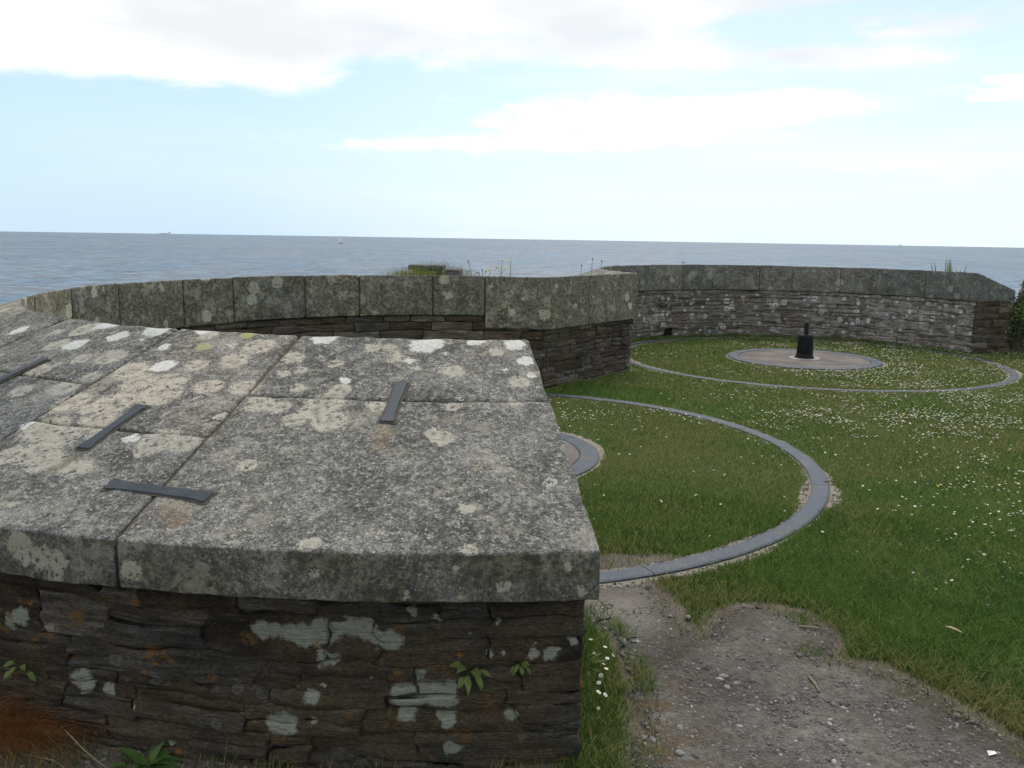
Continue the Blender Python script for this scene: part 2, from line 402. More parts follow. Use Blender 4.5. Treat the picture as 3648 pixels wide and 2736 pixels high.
def granite(name, near=False, far=False):
    m, T, b = newmat(name)
    g = T.new('ShaderNodeNewGeometry'); P = g.outputs['Position']
    nz = T.sep(g.outputs['Normal'])[2]
    oi = T.new('ShaderNodeObjectInfo').outputs['Random']
    n1 = T.noise(P, 5.0, 5, 0.68)
    n2 = T.noise(P, 170.0, 2, 0.7)
    n3 = T.noise(P, 34.0, 4, 0.72)
    n4 = T.noise(P, 80.0, 3, 0.7)
    base = T.ramp(n1, [(0.34, (0.060, 0.060, 0.060)), (0.50, (0.112, 0.111, 0.108)), (0.66, (0.185, 0.183, 0.178))])
    base = T.mix(T.ss(n3, 0.50, 0.62, 0.0, 0.65), base, (0.27, 0.266, 0.25))
    base = T.mix(T.ss(n3, 0.45, 0.36, 0.0, 0.6), base, (0.065, 0.066, 0.066))
    fd, fc = T.vor(P, 85.0)
    base = T.mix(T.m('MULTIPLY', T.ss(T.sep(fc)[0], 0.84, 0.88), T.ss(fd, 0.42, 0.28, 0.0, 0.6)), base, (0.40, 0.395, 0.38))
    gr = T.ramp(T.m('ADD', T.m('MULTIPLY', n2, 0.5), T.m('MULTIPLY', n4, 0.5)), [(0.38, (0.42, 0.42, 0.42)), (0.5, (1, 1, 1)), (0.60, (1.7, 1.7, 1.66))])
    base = T.mix(1.0, base, gr, 'MULTIPLY')
    # greenish growth on upright faces
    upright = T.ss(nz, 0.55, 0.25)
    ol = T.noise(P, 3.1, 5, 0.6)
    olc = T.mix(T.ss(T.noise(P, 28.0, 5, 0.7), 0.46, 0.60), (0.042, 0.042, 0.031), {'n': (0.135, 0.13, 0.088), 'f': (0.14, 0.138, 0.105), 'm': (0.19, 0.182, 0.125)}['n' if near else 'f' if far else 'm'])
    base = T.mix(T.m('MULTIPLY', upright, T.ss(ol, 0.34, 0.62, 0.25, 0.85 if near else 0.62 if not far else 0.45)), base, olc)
    Pw = warp(T, P, 24.0, 0.055, 80.0, 0.034)
    holes = T.ss(n3, 0.36, 0.47)
    if near:
        base = T.mix(T.m('MULTIPLY', T.ss(blobs(T, Pw, STAIN), 1.6, 0.2), 0.45), base, (0.19, 0.135, 0.075))
        bc = T.m('ADD', blobs(T, Pw, CREAM), T.m('MULTIPLY', T.m('SUBTRACT', n3, 0.5), 2.6))
        cm = T.m('MULTIPLY', T.ss(bc, 1.36, 1.18), T.m('MULTIPLY', holes, 0.9))
        tone = T.mix(T.ss(bc, 0.3, 1.1), T.mix(n3, (0.22, 0.21, 0.185), (0.44, 0.415, 0.37)), T.mix(n4, (0.33, 0.31, 0.272), (0.50, 0.47, 0.415)))
        base = T.mix(cm, base, tone)
        base = T.mix(T.m('MULTIPLY', T.ss(blobs(T, Pw, FACE), 1.08, 0.85), T.m('MULTIPLY', holes, 0.85)), base, (0.33, 0.33, 0.26))
        base = T.mix(T.ss(blobs(T, Pw, OLIVE), 1.25, 0.8, 0.0, 0.75), base, (0.31, 0.32, 0.15))
        base = T.mix(T.m('MULTIPLY', T.ss(T.m('ADD', blobs(T, Pw, WHITE), T.m('MULTIPLY', T.m('SUBTRACT', n3, 0.5), 0.9)), 1.32, 1.02), T.ss(n4, 0.30, 0.45, 0.6, 1.0)), base, T.mix(n4, (0.36, 0.37, 0.365), (0.66, 0.67, 0.655)))
    # broad lacy crusts, then scattered smaller growths
    lace = T.m('MULTIPLY', T.ss(T.noise(Pw, 6.5, 4, 0.7), 0.55, 0.60), holes)
    base = T.mix(T.m('MULTIPLY', lace, {'n': 0.34, 'f': 0.35, 'm': 0.5}['n' if near else 'f' if far else 'm']), base, (0.33, 0.315, 0.275))
    vd, vc = T.vor(Pw, 7.0 if near else 5.0)
    cr, cg, cb = T.sep(vc)
    rr = T.m('MULTIPLY', T.ss(cr, 0.50 if near else 0.36, 1.0), 0.40 if not near else 0.22)
    msk = T.m('MULTIPLY', T.ss(T.m('SUBTRACT', rr, vd), -0.02, 0.03), T.m('MULTIPLY', holes, 0.8))
    base = T.mix(msk, base, T.mix(cg, (0.34, 0.32, 0.26), (0.42, 0.42, 0.38)) if not far else (0.27, 0.27, 0.25))
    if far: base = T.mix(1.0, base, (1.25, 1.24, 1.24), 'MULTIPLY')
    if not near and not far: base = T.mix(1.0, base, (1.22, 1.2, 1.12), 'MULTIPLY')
    base = T.mix(1.0, base, T.ramp(oi, [(0, (0.82, 0.86, 0.86)), (1, (1.16, 1.12, 1.04))]), 'MULTIPLY')
    hgt = T.m('ADD', T.m('MULTIPLY', n2, 0.4), T.m('ADD', n4, T.m('MULTIPLY', n3, 1.2)))
    if near: hgt = T.m('ADD', hgt, T.m('MULTIPLY', cm, 0.25))
    finish(T, b, base, 0.92, 0.2, T.bump(hgt, 0.7, 0.012))
    return m
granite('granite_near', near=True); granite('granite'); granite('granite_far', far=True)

def slate(name, mode):
    m, T, b = newmat(name)
    P = pos(T)
    oi = T.new('ShaderNodeObjectInfo').outputs['Random']
    off = T.comb(0, 0, T.m('MULTIPLY', oi, 9.0))
    Ps = T.v('ADD', T.v('MULTIPLY', P, (1.0, 1.0, 6.5)), off)
    s1 = T.noise(Ps, 5.0, 5, 0.66, dist=0.5)
    s2 = T.noise(T.v('MULTIPLY', P, (1, 1, 3.0)), 55.0, 4, 0.7)
    n3 = T.noise(P, 30.0, 5, 0.7)
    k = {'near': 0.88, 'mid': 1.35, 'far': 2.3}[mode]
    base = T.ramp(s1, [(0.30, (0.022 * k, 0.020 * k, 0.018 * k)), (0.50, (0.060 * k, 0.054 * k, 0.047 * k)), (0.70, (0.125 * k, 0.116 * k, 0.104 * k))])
    base = T.mix(1.0, base, T.ramp(oi, [(0.0, (0.52, 0.50, 0.46)), (0.3, (1.05, 0.90, 0.70)), (0.6, (0.92, 0.97, 1.0)), (0.85, (1.25, 1.18, 1.02)), (1.0, (1.9, 1.85, 1.7))]), 'MULTIPLY')
    base = T.mix(T.m('MULTIPLY', T.ss(T.noise(P, 2.3, 4, 0.6), 0.44, 0.62), 0.65 if mode == 'near' else 0.45), base, T.mix(n3, (0.045, 0.034, 0.020), (0.135, 0.105, 0.062)))
    base = T.mix(1.0, base, T.ramp(s2, [(0.35, (0.55, 0.55, 0.55)), (0.5, (1, 1, 1)), (0.65, (1.5, 1.5, 1.5))]), 'MULTIPLY')
    hgt = T.m('ADD', T.m('MULTIPLY', s1, 1.6), T.m('ADD', T.m('MULTIPLY', s2, 0.7), T.m('MULTIPLY', n3, 0.35)))
    if mode == 'near':
        Pw = warp(T, P, 16.0, 0.05, 60.0, 0.03)
        Pz = T.v('MULTIPLY', Pw, (1, 1, 1))
        broken = T.ss(T.noise(T.v('MULTIPLY', P, (1, 1, 4)), 32.0, 4, 0.75), 0.33, 0.42)
        base = T.mix(T.m('MULTIPLY', T.ss(blobs(T, Pw, ORANGE), 1.15, 0.6), T.m('MULTIPLY', T.ss(n3, 0.44, 0.60), 0.8)), base, (0.24, 0.12, 0.022))
        base = T.mix(T.m('MULTIPLY', T.ss(blobs(T, Pz, PALE), 1.3, 0.85), T.m('MULTIPLY', broken, 0.95)), base, T.mix(T.noise(T.v('MULTIPLY', P, (1, 1, 5)), 24.0, 4, 0.7), (0.10, 0.11, 0.075), (0.52, 0.54, 0.46)))
    # ring-shaped pale growths and orange flecks
    vd, vc = T.vor(warp(T, P, 30.0, 0.02, 80, 0.01), 13.0 if mode != 'far' else 8.0)
    cr, cg, cb = T.sep(vc)
    here = T.ss(T.noise(P, 1.1, 3, 0.5), 0.36 if mode == 'far' else 0.5, 0.50 if mode == 'far' else 0.60)
    keep = T.m('MULTIPLY', T.ss(cr, 0.30 if mode == 'far' else 0.72, 0.34 if mode == 'far' else 0.75), here)
    size = T.m('ADD', 0.20 if mode == 'far' else 0.16, T.m('MULTIPLY', cg, 0.24 if mode == 'far' else 0.18))
    q = T.m('DIVIDE', vd, size)
    ring = T.m('MULTIPLY', T.ss(q, 1.05, 0.9), T.m('ADD', 0.35, T.m('MULTIPLY', T.ss(q, 0.45, 0.75), 0.6)))
    base = T.mix(T.m('MULTIPLY', T.m('MULTIPLY', ring, keep), 0.85 if mode == 'far' else 0.5 if mode == 'mid' else 0.12), base, (0.50, 0.52, 0.50))
    if mode == 'far':
        patch = T.ss(T.noise(Ps, 2.2, 5, 0.7), 0.47, 0.62)
        base = T.mix(T.m('MULTIPLY', patch, 0.5), base, (0.30, 0.30, 0.29))
    if mode == 'far':
        px_ = T.sep(P)[0]
        crust = T.m('MULTIPLY', T.ss(T.noise(T.v('MULTIPLY', P, (1, 1, 2.2)), 7.0, 5, 0.72), 0.46, 0.56), T.ss(px_, 3.6, 6.8, 0.15, 0.9))
        base = T.mix(T.m('MULTIPLY', crust, 0.7), base, (0.34, 0.345, 0.34))
        vd2, vc2 = T.vor(T.v('ADD', warp(T, P, 30.0, 0.02, 80, 0.01), (3, 5, 2)), 6.0)
        q2 = T.m('DIVIDE', vd2, T.m('ADD', 0.16, T.m('MULTIPLY', T.sep(vc2)[1], 0.20)))
        r2_ = T.m('MULTIPLY', T.ss(q2, 1.05, 0.85), T.ss(q2, 0.3, 0.7, 0.3, 1.0))
        base = T.mix(T.m('MULTIPLY', r2_, T.ss(T.sep(vc2)[0], 0.30, 0.36)), base, (0.55, 0.57, 0.55))
    orc = T.m('MULTIPLY', T.ss(T.noise(T.v('ADD', P, (7, 3, 1)), 8.0, 4, 0.7), 0.60, 0.66), T.ss(n3, 0.45, 0.55))
    base = T.mix(T.m('MULTIPLY', orc, 0.8), base, (0.26, 0.125, 0.03))
    finish(T, b, base, 0.88, 0.2, T.bump(hgt, 0.9, 0.022))
    return m
slate('slate_near', 'near'); slate('slate_mid', 'mid'); slate('slate_far', 'far')

def simple(name, c0, c1, scale=20, rough=0.85, spec=0.25, bump=0.3, bdist=0.01, detail=5, metal=0.0):
    m, T, b = newmat(name)
    P = pos(T); n = T.noise(P, scale, detail, 0.65)
    finish(T, b, T.ramp(n, [(0.32, c0), (0.68, c1)]), rough, spec, T.bump(n, bump, bdist))
    b.inputs['Metallic'].default_value = metal
    return m
simple('mortar', (0.030, 0.027, 0.022), (0.085, 0.075, 0.060), 30, bump=0.8)
simple('joint', (0.05, 0.043, 0.031), (0.12, 0.10, 0.068), 40, bump=0.6)
simple('mortar_pale', (0.06, 0.056, 0.05), (0.24, 0.235, 0.225), 12, bump=0.8)
simple('hole_shade', (0.004, 0.004, 0.003), (0.010, 0.009, 0.008), 20)  # near-black colour painting the shade inside the drain hole
simple('rough_concrete', (0.16, 0.155, 0.14), (0.30, 0.29, 0.265), 9, bump=0.5)
simple('rock', (0.045, 0.044, 0.042), (0.17, 0.165, 0.155), 9, bump=1.0, bdist=0.06)
simple('pebble', (0.10, 0.098, 0.092), (0.31, 0.30, 0.285), 45, bump=0.2)
simple('loose_rock', (0.12, 0.118, 0.11), (0.26, 0.25, 0.235), 14, bump=0.5)
simple('chalk', (0.20, 0.185, 0.17), (0.42, 0.40, 0.37), 30)
simple('twig', (0.16, 0.12, 0.07), (0.32, 0.26, 0.17), 30)
simple('paper', (0.55, 0.56, 0.57), (0.80, 0.80, 0.80), 20)
simple('stalk_green', (0.045, 0.075, 0.02), (0.10, 0.14, 0.045), 30, spec=0.3)
simple('stalk_brown', (0.07, 0.045, 0.03), (0.14, 0.09, 0.06), 30)
simple('seed_dark', (0.012, 0.010, 0.008), (0.045, 0.035, 0.025), 60)
simple('hull', (0.45, 0.46, 0.48), (0.55, 0.56, 0.58), 0.1, bump=0)
simple('ship_hazed', (0.60, 0.68, 0.74), (0.66, 0.73, 0.79), 0.01, bump=0)  # ship colour paled, with the distance haze painted in
simple('feather_dark', (0.05, 0.05, 0.05), (0.16, 0.16, 0.16), 4, bump=0)
simple('petal_white', (0.58, 0.57, 0.57), (0.74, 0.73, 0.72), 50, bump=0)
simple('petal_yellow', (0.62, 0.45, 0.03), (0.80, 0.62, 0.06), 50, bump=0)
simple('petal_pale', (0.66, 0.60, 0.16), (0.80, 0.74, 0.28), 50, bump=0)
simple('petal_pink', (0.36, 0.12, 0.28), (0.52, 0.22, 0.42), 50, bump=0)

def iron(name, c0, c1, rough, worn, spec):
    m, T, b = newmat(name)
    P = pos(T); n = T.noise(P, 12.0, 6, 0.65); n2 = T.noise(P, 90.0, 4, 0.7)
    col = T.ramp(n, [(0.32, c0), (0.68, c1)])
    col = T.mix(T.m('MULTIPLY', T.ss(n2, 0.58, 0.66), worn), col, (0.24, 0.24, 0.24))
    col = T.mix(T.m('MULTIPLY', T.ss(T.noise(P, 5.0, 5, 0.72), 0.52, 0.66), worn), col, (0.125, 0.105, 0.080))
    finish(T, b, col, T.ss(n, 0.3, 0.7, rough - 0.08, rough + 0.12), spec, T.bump(T.m('ADD', n2, n), 0.35, 0.004))
    return m
iron('rail_iron', (0.028, 0.038, 0.054), (0.072, 0.088, 0.114), 0.52, 0.5, 0.2)
iron('cramp_iron', (0.024, 0.033, 0.042), (0.050, 0.064, 0.078), 0.55, 0.12, 0.16)
iron('pivot_iron', (0.006, 0.006, 0.007), (0.014, 0.015, 0.017), 0.55, 0.0, 0.12)

def pad():
    m, T, b = newmat('pad_concrete')
    P = pos(T); n = T.noise(P, 2.5, 5, 0.6); n2 = T.noise(P, 60.0, 5, 0.75)
    col = T.ramp(n, [(0.35, (0.115, 0.100, 0.092)), (0.65, (0.185, 0.165, 0.152))])
    col = T.mix(1.0, col, T.ramp(n2, [(0.35, (0.6, 0.6, 0.6)), (0.5, (1, 1, 1)), (0.65, (1.5, 1.5, 1.5))]), 'MULTIPLY')
    finish(T, b, col, 0.95, 0.2, T.bump(n2, 0.5, 0.01))
pad()

def ground_mat():
    m, T, b = newmat('ground_soil')
    P = pos(T)
    at = T.new('ShaderNodeAttribute', attribute_name='bare').outputs['Fac']
    sa = T.new('ShaderNodeAttribute', attribute_name='sandy').outputs['Fac']
    n = T.noise(P, 3.0, 6, 0.65); n2 = T.noise(P, 45.0, 5, 0.7); n3 = T.noise(P, 130.0, 3, 0.7)
    turf = T.ramp(n2, [(0.35, (0.035, 0.055, 0.014)), (0.5, (0.070, 0.105, 0.028)), (0.68, (0.12, 0.145, 0.045))])
    soil = T.ramp(n, [(0.3, (0.105, 0.088, 0.070)), (0.7, (0.19, 0.165, 0.135))])
    sand = T.ramp(n2, [(0.3, (0.20, 0.175, 0.14)), (0.7, (0.40, 0.36, 0.30))])
    grain = T.ramp(n3, [(0.35, (0.6, 0.6, 0.6)), (0.5, (1, 1, 1)), (0.66, (1.5, 1.5, 1.5))])
    f = T.ss(T.m('ADD', at, T.m('MULTIPLY', T.m('SUBTRACT', n2, 0.5), 0.7)), 0.35, 0.62)
    fs = T.ss(T.m('ADD', sa, T.m('MULTIPLY', T.m('SUBTRACT', n2, 0.5), 0.6)), 0.40, 0.62)
    col = T.mix(1.0, T.mix(fs, T.mix(f, turf, soil), sand), grain, 'MULTIPLY')
    finish(T, b, col, 0.95, 0.15, T.bump(T.m('ADD', n2, n3), 0.8, 0.02))
ground_mat()

def path_mat():
    m, T, b = newmat('gravel')
    P = pos(T)
    n = T.noise(P, 1.8, 6, 0.62); n2 = T.noise(P, 38.0, 5, 0.72); n3 = T.noise(P, 140.0, 3, 0.7)
    vd, vc = T.vor(P, 70.0)
    col = T.ramp(n, [(0.32, (0.070, 0.064, 0.055)), (0.5, (0.145, 0.134, 0.118)), (0.66, (0.225, 0.211, 0.190))])
    col = T.mix(T.m('MULTIPLY', T.ss(T.sep(vc)[0], 0.55, 0.75), T.ss(vd, 0.45, 0.25)), col, T.mix(T.sep(vc)[1], (0.12, 0.115, 0.107), (0.21, 0.205, 0.195)))
    col = T.mix(1.0, col, T.ramp(n2, [(0.35, (0.6, 0.6, 0.6)), (0.5, (1, 1, 1)), (0.65, (1.35, 1.35, 1.35))]), 'MULTIPLY')
    # pale dust where feet cross the rail, rusty moss beside the wall
    d1 = T.v('DISTANCE', P, (0.62, 4.30, 0.0))
    col = T.mix(T.m('MULTIPLY', T.ss(T.m('ADD', d1, T.m('MULTIPLY', n2, 0.3)), 0.75, 0.25), 0.7), col, (0.33, 0.30, 0.26))
    x, y, z = T.sep(P)
    mo = T.m('MULTIPLY', T.ss(T.noise(P, 6.0, 5, 0.7), 0.46, 0.56), T.m('MULTIPLY', T.ss(x, 0.86, 0.60), T.ss(y, 3.75, 3.4)))
    col = T.mix(T.m('MULTIPLY', mo, 0.55), col, (0.15, 0.085, 0.038))
    edge = T.new('ShaderNodeAttribute', attribute_name='edge').outputs['Fac']
    damp = T.ss(T.m('ADD', edge, T.m('MULTIPLY', T.m('SUBTRACT', n, 0.5), 0.9)), 0.75, 0.15)
    col = T.mix(T.m('MULTIPLY', damp, 0.5), col, T.mix(n2, (0.050, 0.041, 0.033), (0.130, 0.112, 0.092)))
    finish(T, b, col, 0.95, 0.2, T.bump(T.m('ADD', T.m('MULTIPLY', T.m('SUBTRACT', 1.0, vd), 0.6), T.m('ADD', n2, n3)), 0.9, 0.02))
path_mat()

def grass_mat(name, fresh, mid, dry, trans=0.25):
    m, T, b = newmat(name)
    g = T.new('ShaderNodeNewGeometry'); P = g.outputs['Position']
    at = T.new('ShaderNodeAttribute', attribute_name='dry').outputs['Fac']
    rnd = g.outputs['Random Per Island']
    n = T.noise(P, 1.6, 5, 0.6)
    col = T.mix(T.ss(T.m('ADD', n, T.m('MULTIPLY', T.m('SUBTRACT', rnd, 0.5), 0.35)), 0.36, 0.62), fresh, mid)
    col = T.mix(T.ss(T.m('ADD', at, T.m('MULTIPLY', T.m('SUBTRACT', rnd, 0.5), 0.8)), 0.40, 0.85), col, dry)
    col = T.mix(1.0, col, T.ramp(rnd, [(0, (0.55, 0.55, 0.55)), (0.5, (1, 1, 1)), (1, (1.5, 1.5, 1.4))]), 'MULTIPLY')
    finish(T, b, col, 0.55, 0.3)
    b.inputs['Transmission Weight'].default_value = 0.0
    tr = T.new('ShaderNodeBsdfTranslucent'); T.put(tr.inputs[0], col)
    mx = T.new('ShaderNodeMixShader'); mx.inputs[0].default_value = trans
    T.l.new(b.outputs[0], mx.inputs[1]); T.l.new(tr.outputs[0], mx.inputs[2])
    T.l.new(mx.outputs[0], [x for x in T.n if x.type == 'OUTPUT_MATERIAL'][0].inputs[0])
grass_mat('grass', (0.060, 0.140, 0.024), (0.118, 0.185, 0.040), (0.210, 0.200, 0.078), 0.38)
grass_mat('long_grass', (0.11, 0.165, 0.035), (0.19, 0.21, 0.06), (0.30, 0.26, 0.12), 0.4)
grass_mat('red_grass', (0.20, 0.085, 0.028), (0.32, 0.135, 0.045), (0.42, 0.26, 0.10))
grass_mat('leaf', (0.045, 0.105, 0.028), (0.085, 0.150, 0.042), (0.13, 0.17, 0.05))
grass_mat('leaf_pale', (0.085, 0.130, 0.030), (0.15, 0.19, 0.055), (0.20, 0.16, 0.06))
grass_mat('leaf_dark', (0.018, 0.032, 0.010), (0.045, 0.060, 0.018), (0.12, 0.12, 0.03))

def sea_mat():
    m, T, b = newmat('sea_water')
    P = pos(T)
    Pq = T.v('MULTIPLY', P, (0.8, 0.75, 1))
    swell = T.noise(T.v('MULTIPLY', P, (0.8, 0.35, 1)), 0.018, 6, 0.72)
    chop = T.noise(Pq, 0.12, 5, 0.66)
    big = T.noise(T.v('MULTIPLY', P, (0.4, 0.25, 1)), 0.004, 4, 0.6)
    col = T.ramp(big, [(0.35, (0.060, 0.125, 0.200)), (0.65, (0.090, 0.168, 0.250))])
    col = T.mix(T.ss(T.m('ADD', T.m('MULTIPLY', swell, 0.45), T.m('MULTIPLY', chop, 0.55)), 0.53, 0.43), col, (0.005, 0.018, 0.042))  # dark troughs painted into the colour, for their weaker sky reflection
    hgt = T.m('ADD', T.m('MULTIPLY', swell, 3.0), T.m('MULTIPLY', chop, 1.3))
    finish(T, b, col, T.ss(swell, 0.4, 0.6, 0.30, 0.5), 0.22, T.bump(hgt, 0.8, 2.0))
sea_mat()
grass_mat('sail_white', (0.88, 0.88, 0.86), (0.92, 0.92, 0.90), (0.9, 0.9, 0.9), 0.5)
# ------------------------------------------------------------------ sea
def build_sea():
    rs = [0, 60, 150, 300, 600, 1000, 1600, 2500, 3500, 5000, 7000, 9000, 11000, 13000, 15000, 17000, 19000, 20000, 21000, 22000, 24000, 28000, 40000]
    n = 96
    sea_z = lambda r: -30.0 - r * r / 12742000.0          # the sea follows the earth's curve
    vs = [(0, 0, -30)]; fs = []
    for r in rs[1:]:
        for j in range(n):
            t = 2 * math.pi * j / n
            vs.append((r * math.cos(t), r * math.sin(t), sea_z(r)))
    for j in range(n):
        fs.append((0, 1 + j, 1 + (j + 1) % n))
    for i in range(len(rs) - 2):
        for j in range(n):
            a = 1 + i * n + j; b = 1 + i * n + (j + 1) % n
            fs.append((a, a + n, b + n, b))
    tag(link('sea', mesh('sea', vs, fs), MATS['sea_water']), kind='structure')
build_sea()

# ------------------------------------------------------------------ ground
TH1_END, TH1_A = 278.6, 75.3          # the near wall runs counter-clockwise from A to its free end
TH2_E, TH2_B = 16.5, 207.0            # the far wall runs from its free end E round to B
A_PT, B_PT = polar(C1, RIN, TH1_A), polar(C2, RIN, TH2_B)
def ang(x, y, c): return np.degrees(np.arctan2(y - c[1], x - c[0])) % 360
def in_sec1(x, y): a = ang(x, y, C1); return (a > TH1_A) & (a < TH1_END)
def in_sec2(x, y): a = ang(x, y, C2); return (a > TH2_E) & (a < TH2_B)
def sstep(x, lo, hi):
    t = np.clip((x - lo) / (hi - lo), 0, 1); return t * t * (3 - 2 * t)
PATH = [tuple(p) for p in PATH_R] + [(2.25, 2.3), (2.7, 1.2), (2.9, -1.0), (2.6, -5.0), (-2.0, -5.0), (-1.6, 0.5), (-1.2, 2.05), (-0.3, 2.15), (0.30, 2.35)] + \
       [tuple(p) for p in PATH_L[::-1]] + [(0.33, 4.05), (0.25, 4.30)]
def dense_poly(poly, step=0.04, amp=0.020):
    out = []
    n = len(poly)
    for i in range(n):
        a, b = Vector(poly[i]), Vector(poly[(i + 1) % n])
        k = max(1, int((b - a).length / step))
        for j in range(k):
            p = a.lerp(b, j / k)
            out.append((p.x + amp * 2 * (mnoise.noise(Vector((p.x * 6, p.y * 6, 3)))) + amp * mnoise.noise(Vector((p.x * 19, p.y * 19, 8))),
                        p.y + amp * 2 * (mnoise.noise(Vector((p.x * 6, p.y * 6, 13)))) + amp * mnoise.noise(Vector((p.x * 19, p.y * 19, 18)))))
    return out
PATHD = dense_poly(PATH)
def ground_height(x, y):
    r1 = np.hypot(x - C1[0], y - C1[1]); r2 = np.hypot(x - C2[0], y - C2[1])
    d = np.hypot(x - 3, np.maximum(0, y - 5)) - 15.5
    z = -32.0 * sstep(d, 0, 20)
    out1 = in_sec1(x, y) & (r1 > 4.0); out2 = in_sec2(x, y) & (r2 > 3.7)
    gap = (r1 > 3.7) & (r2 > 3.6) & (y > 10.5) & (x < 1.8) & (((x - A_PT[0]) * (B_PT[1] - A_PT[1]) - (y - A_PT[1]) * (B_PT[0] - A_PT[0])) < -0.5)
    bank = np.where(out1, sstep(r1, 4.2, 4.6), 0.0)
    bank = np.maximum(bank, np.where(out2, sstep(r2, 3.75, 4.05), 0.0))
    bank = np.where(gap, 1.0, bank)
    bank = bank * sstep(y, 3.6, 6.5) * np.where(x > 7.6, sstep(y, 14.9, 15.3), 1.0)
    z = z + 0.55 * bank * (1 - sstep(d, -6, 0))
    z = z + 0.006 * (fbm(x, y, 1.2, 5) - 0.5)
    return z
def rail_gap(x, y, R, w=0.075):
    """distance outside a rail's edge"""
    d = np.minimum(np.abs(np.hypot(x - C1[0], y - C1[1]) - R), np.abs(np.hypot(x - C2[0], y - C2[1]) - R))
    return d - w
def sandy_field(x, y):
    g = np.minimum(rail_gap(x, y, RAIL), rail_gap(x, y, RING, 0.10))
    wid = 0.004 + 0.085 * sstep(fbm(x, y, 1.3, 21, 3), 0.45, 0.78)
    s = 1 - sstep(g, wid * 0.4, wid + 0.02)
    near = np.hypot((x - 0.50) / 0.30, (y - 4.38) / 0.12)
    return np.maximum(s, 0.9 * (1 - sstep(near, 0.5, 1.1)))
def bare_field(x, y):
    b = 1 - sstep(np.hypot((x - 0.72) / 0.62, (y - 4.72) / 0.24), 0.3, 1.25)
    b = b * (0.55 + 0.9 * fbm(x, y, 5.0, 31, 3))
    pd = segdist(x, y, PATH)
    b = np.maximum(b, 0.8 * (1 - sstep(pd, 0.0, 0.05 + 0.16 * fbm(x, y, 3.0, 37, 2))))
    left = sstep(x, 0.30, 0.15) * sstep(y, 3.6, 3.0) if False else (1 - sstep(x, 0.1, 0.3)) * (1 - sstep(y, 3.0, 3.6))
    return np.clip(np.maximum(b, 0.8 * left), 0, 1)
def build_ground():
    xs = np.concatenate([[-90, -60, -40, -30, -24], np.arange(-20, -3, 0.8), np.arange(-3, 10.4, 0.07), np.arange(10.4, 34, 0.9), [40, 60, 90]])
    ys = np.concatenate([[-90, -50, -25, -12, -6], np.arange(-3, 2, 0.5), np.arange(2, 9, 0.055), np.arange(9, 18.4, 0.11), np.arange(18.4, 36, 0.8), [40]])
    X, Y = np.meshgrid(xs, ys)
    Z = ground_height(X, Y)
    nx, ny = len(xs), len(ys)
    v = np.stack([X, Y, Z], -1).reshape(-1, 3)
    i = np.arange((ny - 1) * (nx - 1)); r, c = i // (nx - 1), i % (nx - 1)
    a = r * nx + c
    f = np.stack([a, a + 1, a + nx + 1, a + nx], -1)
    me = bpy.data.meshes.new('ground')
    me.vertices.add(len(v)); me.vertices.foreach_set('co', v.ravel())
    me.loops.add(f.size); me.loops.foreach_set('vertex_index', f.ravel())
    me.polygons.add(len(f)); me.polygons.foreach_set('loop_start', np.arange(0, f.size, 4)); me.polygons.foreach_set('use_smooth', np.ones(len(f), bool))
    me.update(calc_edges=True)
    for nm, fn in (('bare', bare_field), ('sandy', sandy_field)):
        at = me.attributes.new(nm, 'FLOAT', 'POINT'); at.data.foreach_set('value', fn(X, Y).ravel().astype(np.float32))
    tag(link('ground', me, MATS['ground_soil']), kind='structure')
build_ground()
def build_path():
    from mathutils.geometry import delaunay_2d_cdt
    pts = [Vector(q) for q in PATHD]; nb = len(pts)
    R = random.Random(2); P2 = np.array(PATHD)
    cand = np.concatenate([rng.uniform((0.2, 2.2), (2.4, 4.5), (4400, 2)), rng.uniform((-2, -5), (2.9, 2.3), (800, 2))])
    pts += [Vector(q) for q in cand[inpoly(cand[:, 0], cand[:, 1], PATHD)]]
    co, ed, fc, *_ = delaunay_2d_cdt(pts, [(i_, (i_ + 1) % nb) for i_ in range(nb)], [], 1, 1e-5)
    vs = []
    for q in co:
        e = min(1.0, float(np.hypot(P2[:, 0] - q.x, P2[:, 1] - q.y).min()) / 0.05)
        vs.append((q.x, q.y, -0.007 + e * (0.019 + 0.006 * mnoise.noise(Vector((q.x * 7, q.y * 7, 1))) + 0.004 * mnoise.noise(Vector((q.x * 22, q.y * 22, 5))))))
    me = mesh('gravel_path', vs, [f for f in fc if len(f) >= 3])
    o = link('gravel_path', me, MATS['gravel'])
    right = [tuple(q) for q in PATH_R] + [(2.25, 2.3), (2.7, 1.2)]
    ex = segdist(np.array([q[0] for q in vs]), np.array([q[1] for q in vs]), right, False)
    at = me.attributes.new('edge', 'FLOAT', 'POINT'); at.data.foreach_set('value', np.clip(ex / 0.35, 0, 1).astype(np.float32))
    if sum(f.normal.z for f in me.polygons) < 0: me.flip_normals()
    tag(o, kind='structure')
build_path()

# ------------------------------------------------------------------ parapet walls
def slab(parent, c, th0, th1, r0, r1, zbot, T, mat, step, amp, bev=0.014, zt=ztop, name='coping_slab', gap=0.007):
    rm = 0.5 * (r0 + r1); seed = random.uniform(0, 90)
    L = (rad(th1 - th0) * rm - gap, r1 - r0 - gap, T)
    dz = random.uniform(-0.004, 0.004)
    def mapf(P):
        r = r0 + gap / 2 + P[1]
        th = th1 - math.degrees((gap / 2 + P[0] * (rad(th1 - th0) * r - gap) / L[0]) / r)
        a, b = zbot(r), zt(r)
        x, y = polar(c, r, th)
        return (x, y, a + (b - a) * P[2] / T + dz)
    return link(name, rblock(L, bev, (step, step, min(step, 0.12)), mapf, amp, 7.0, seed, name), mat, parent)

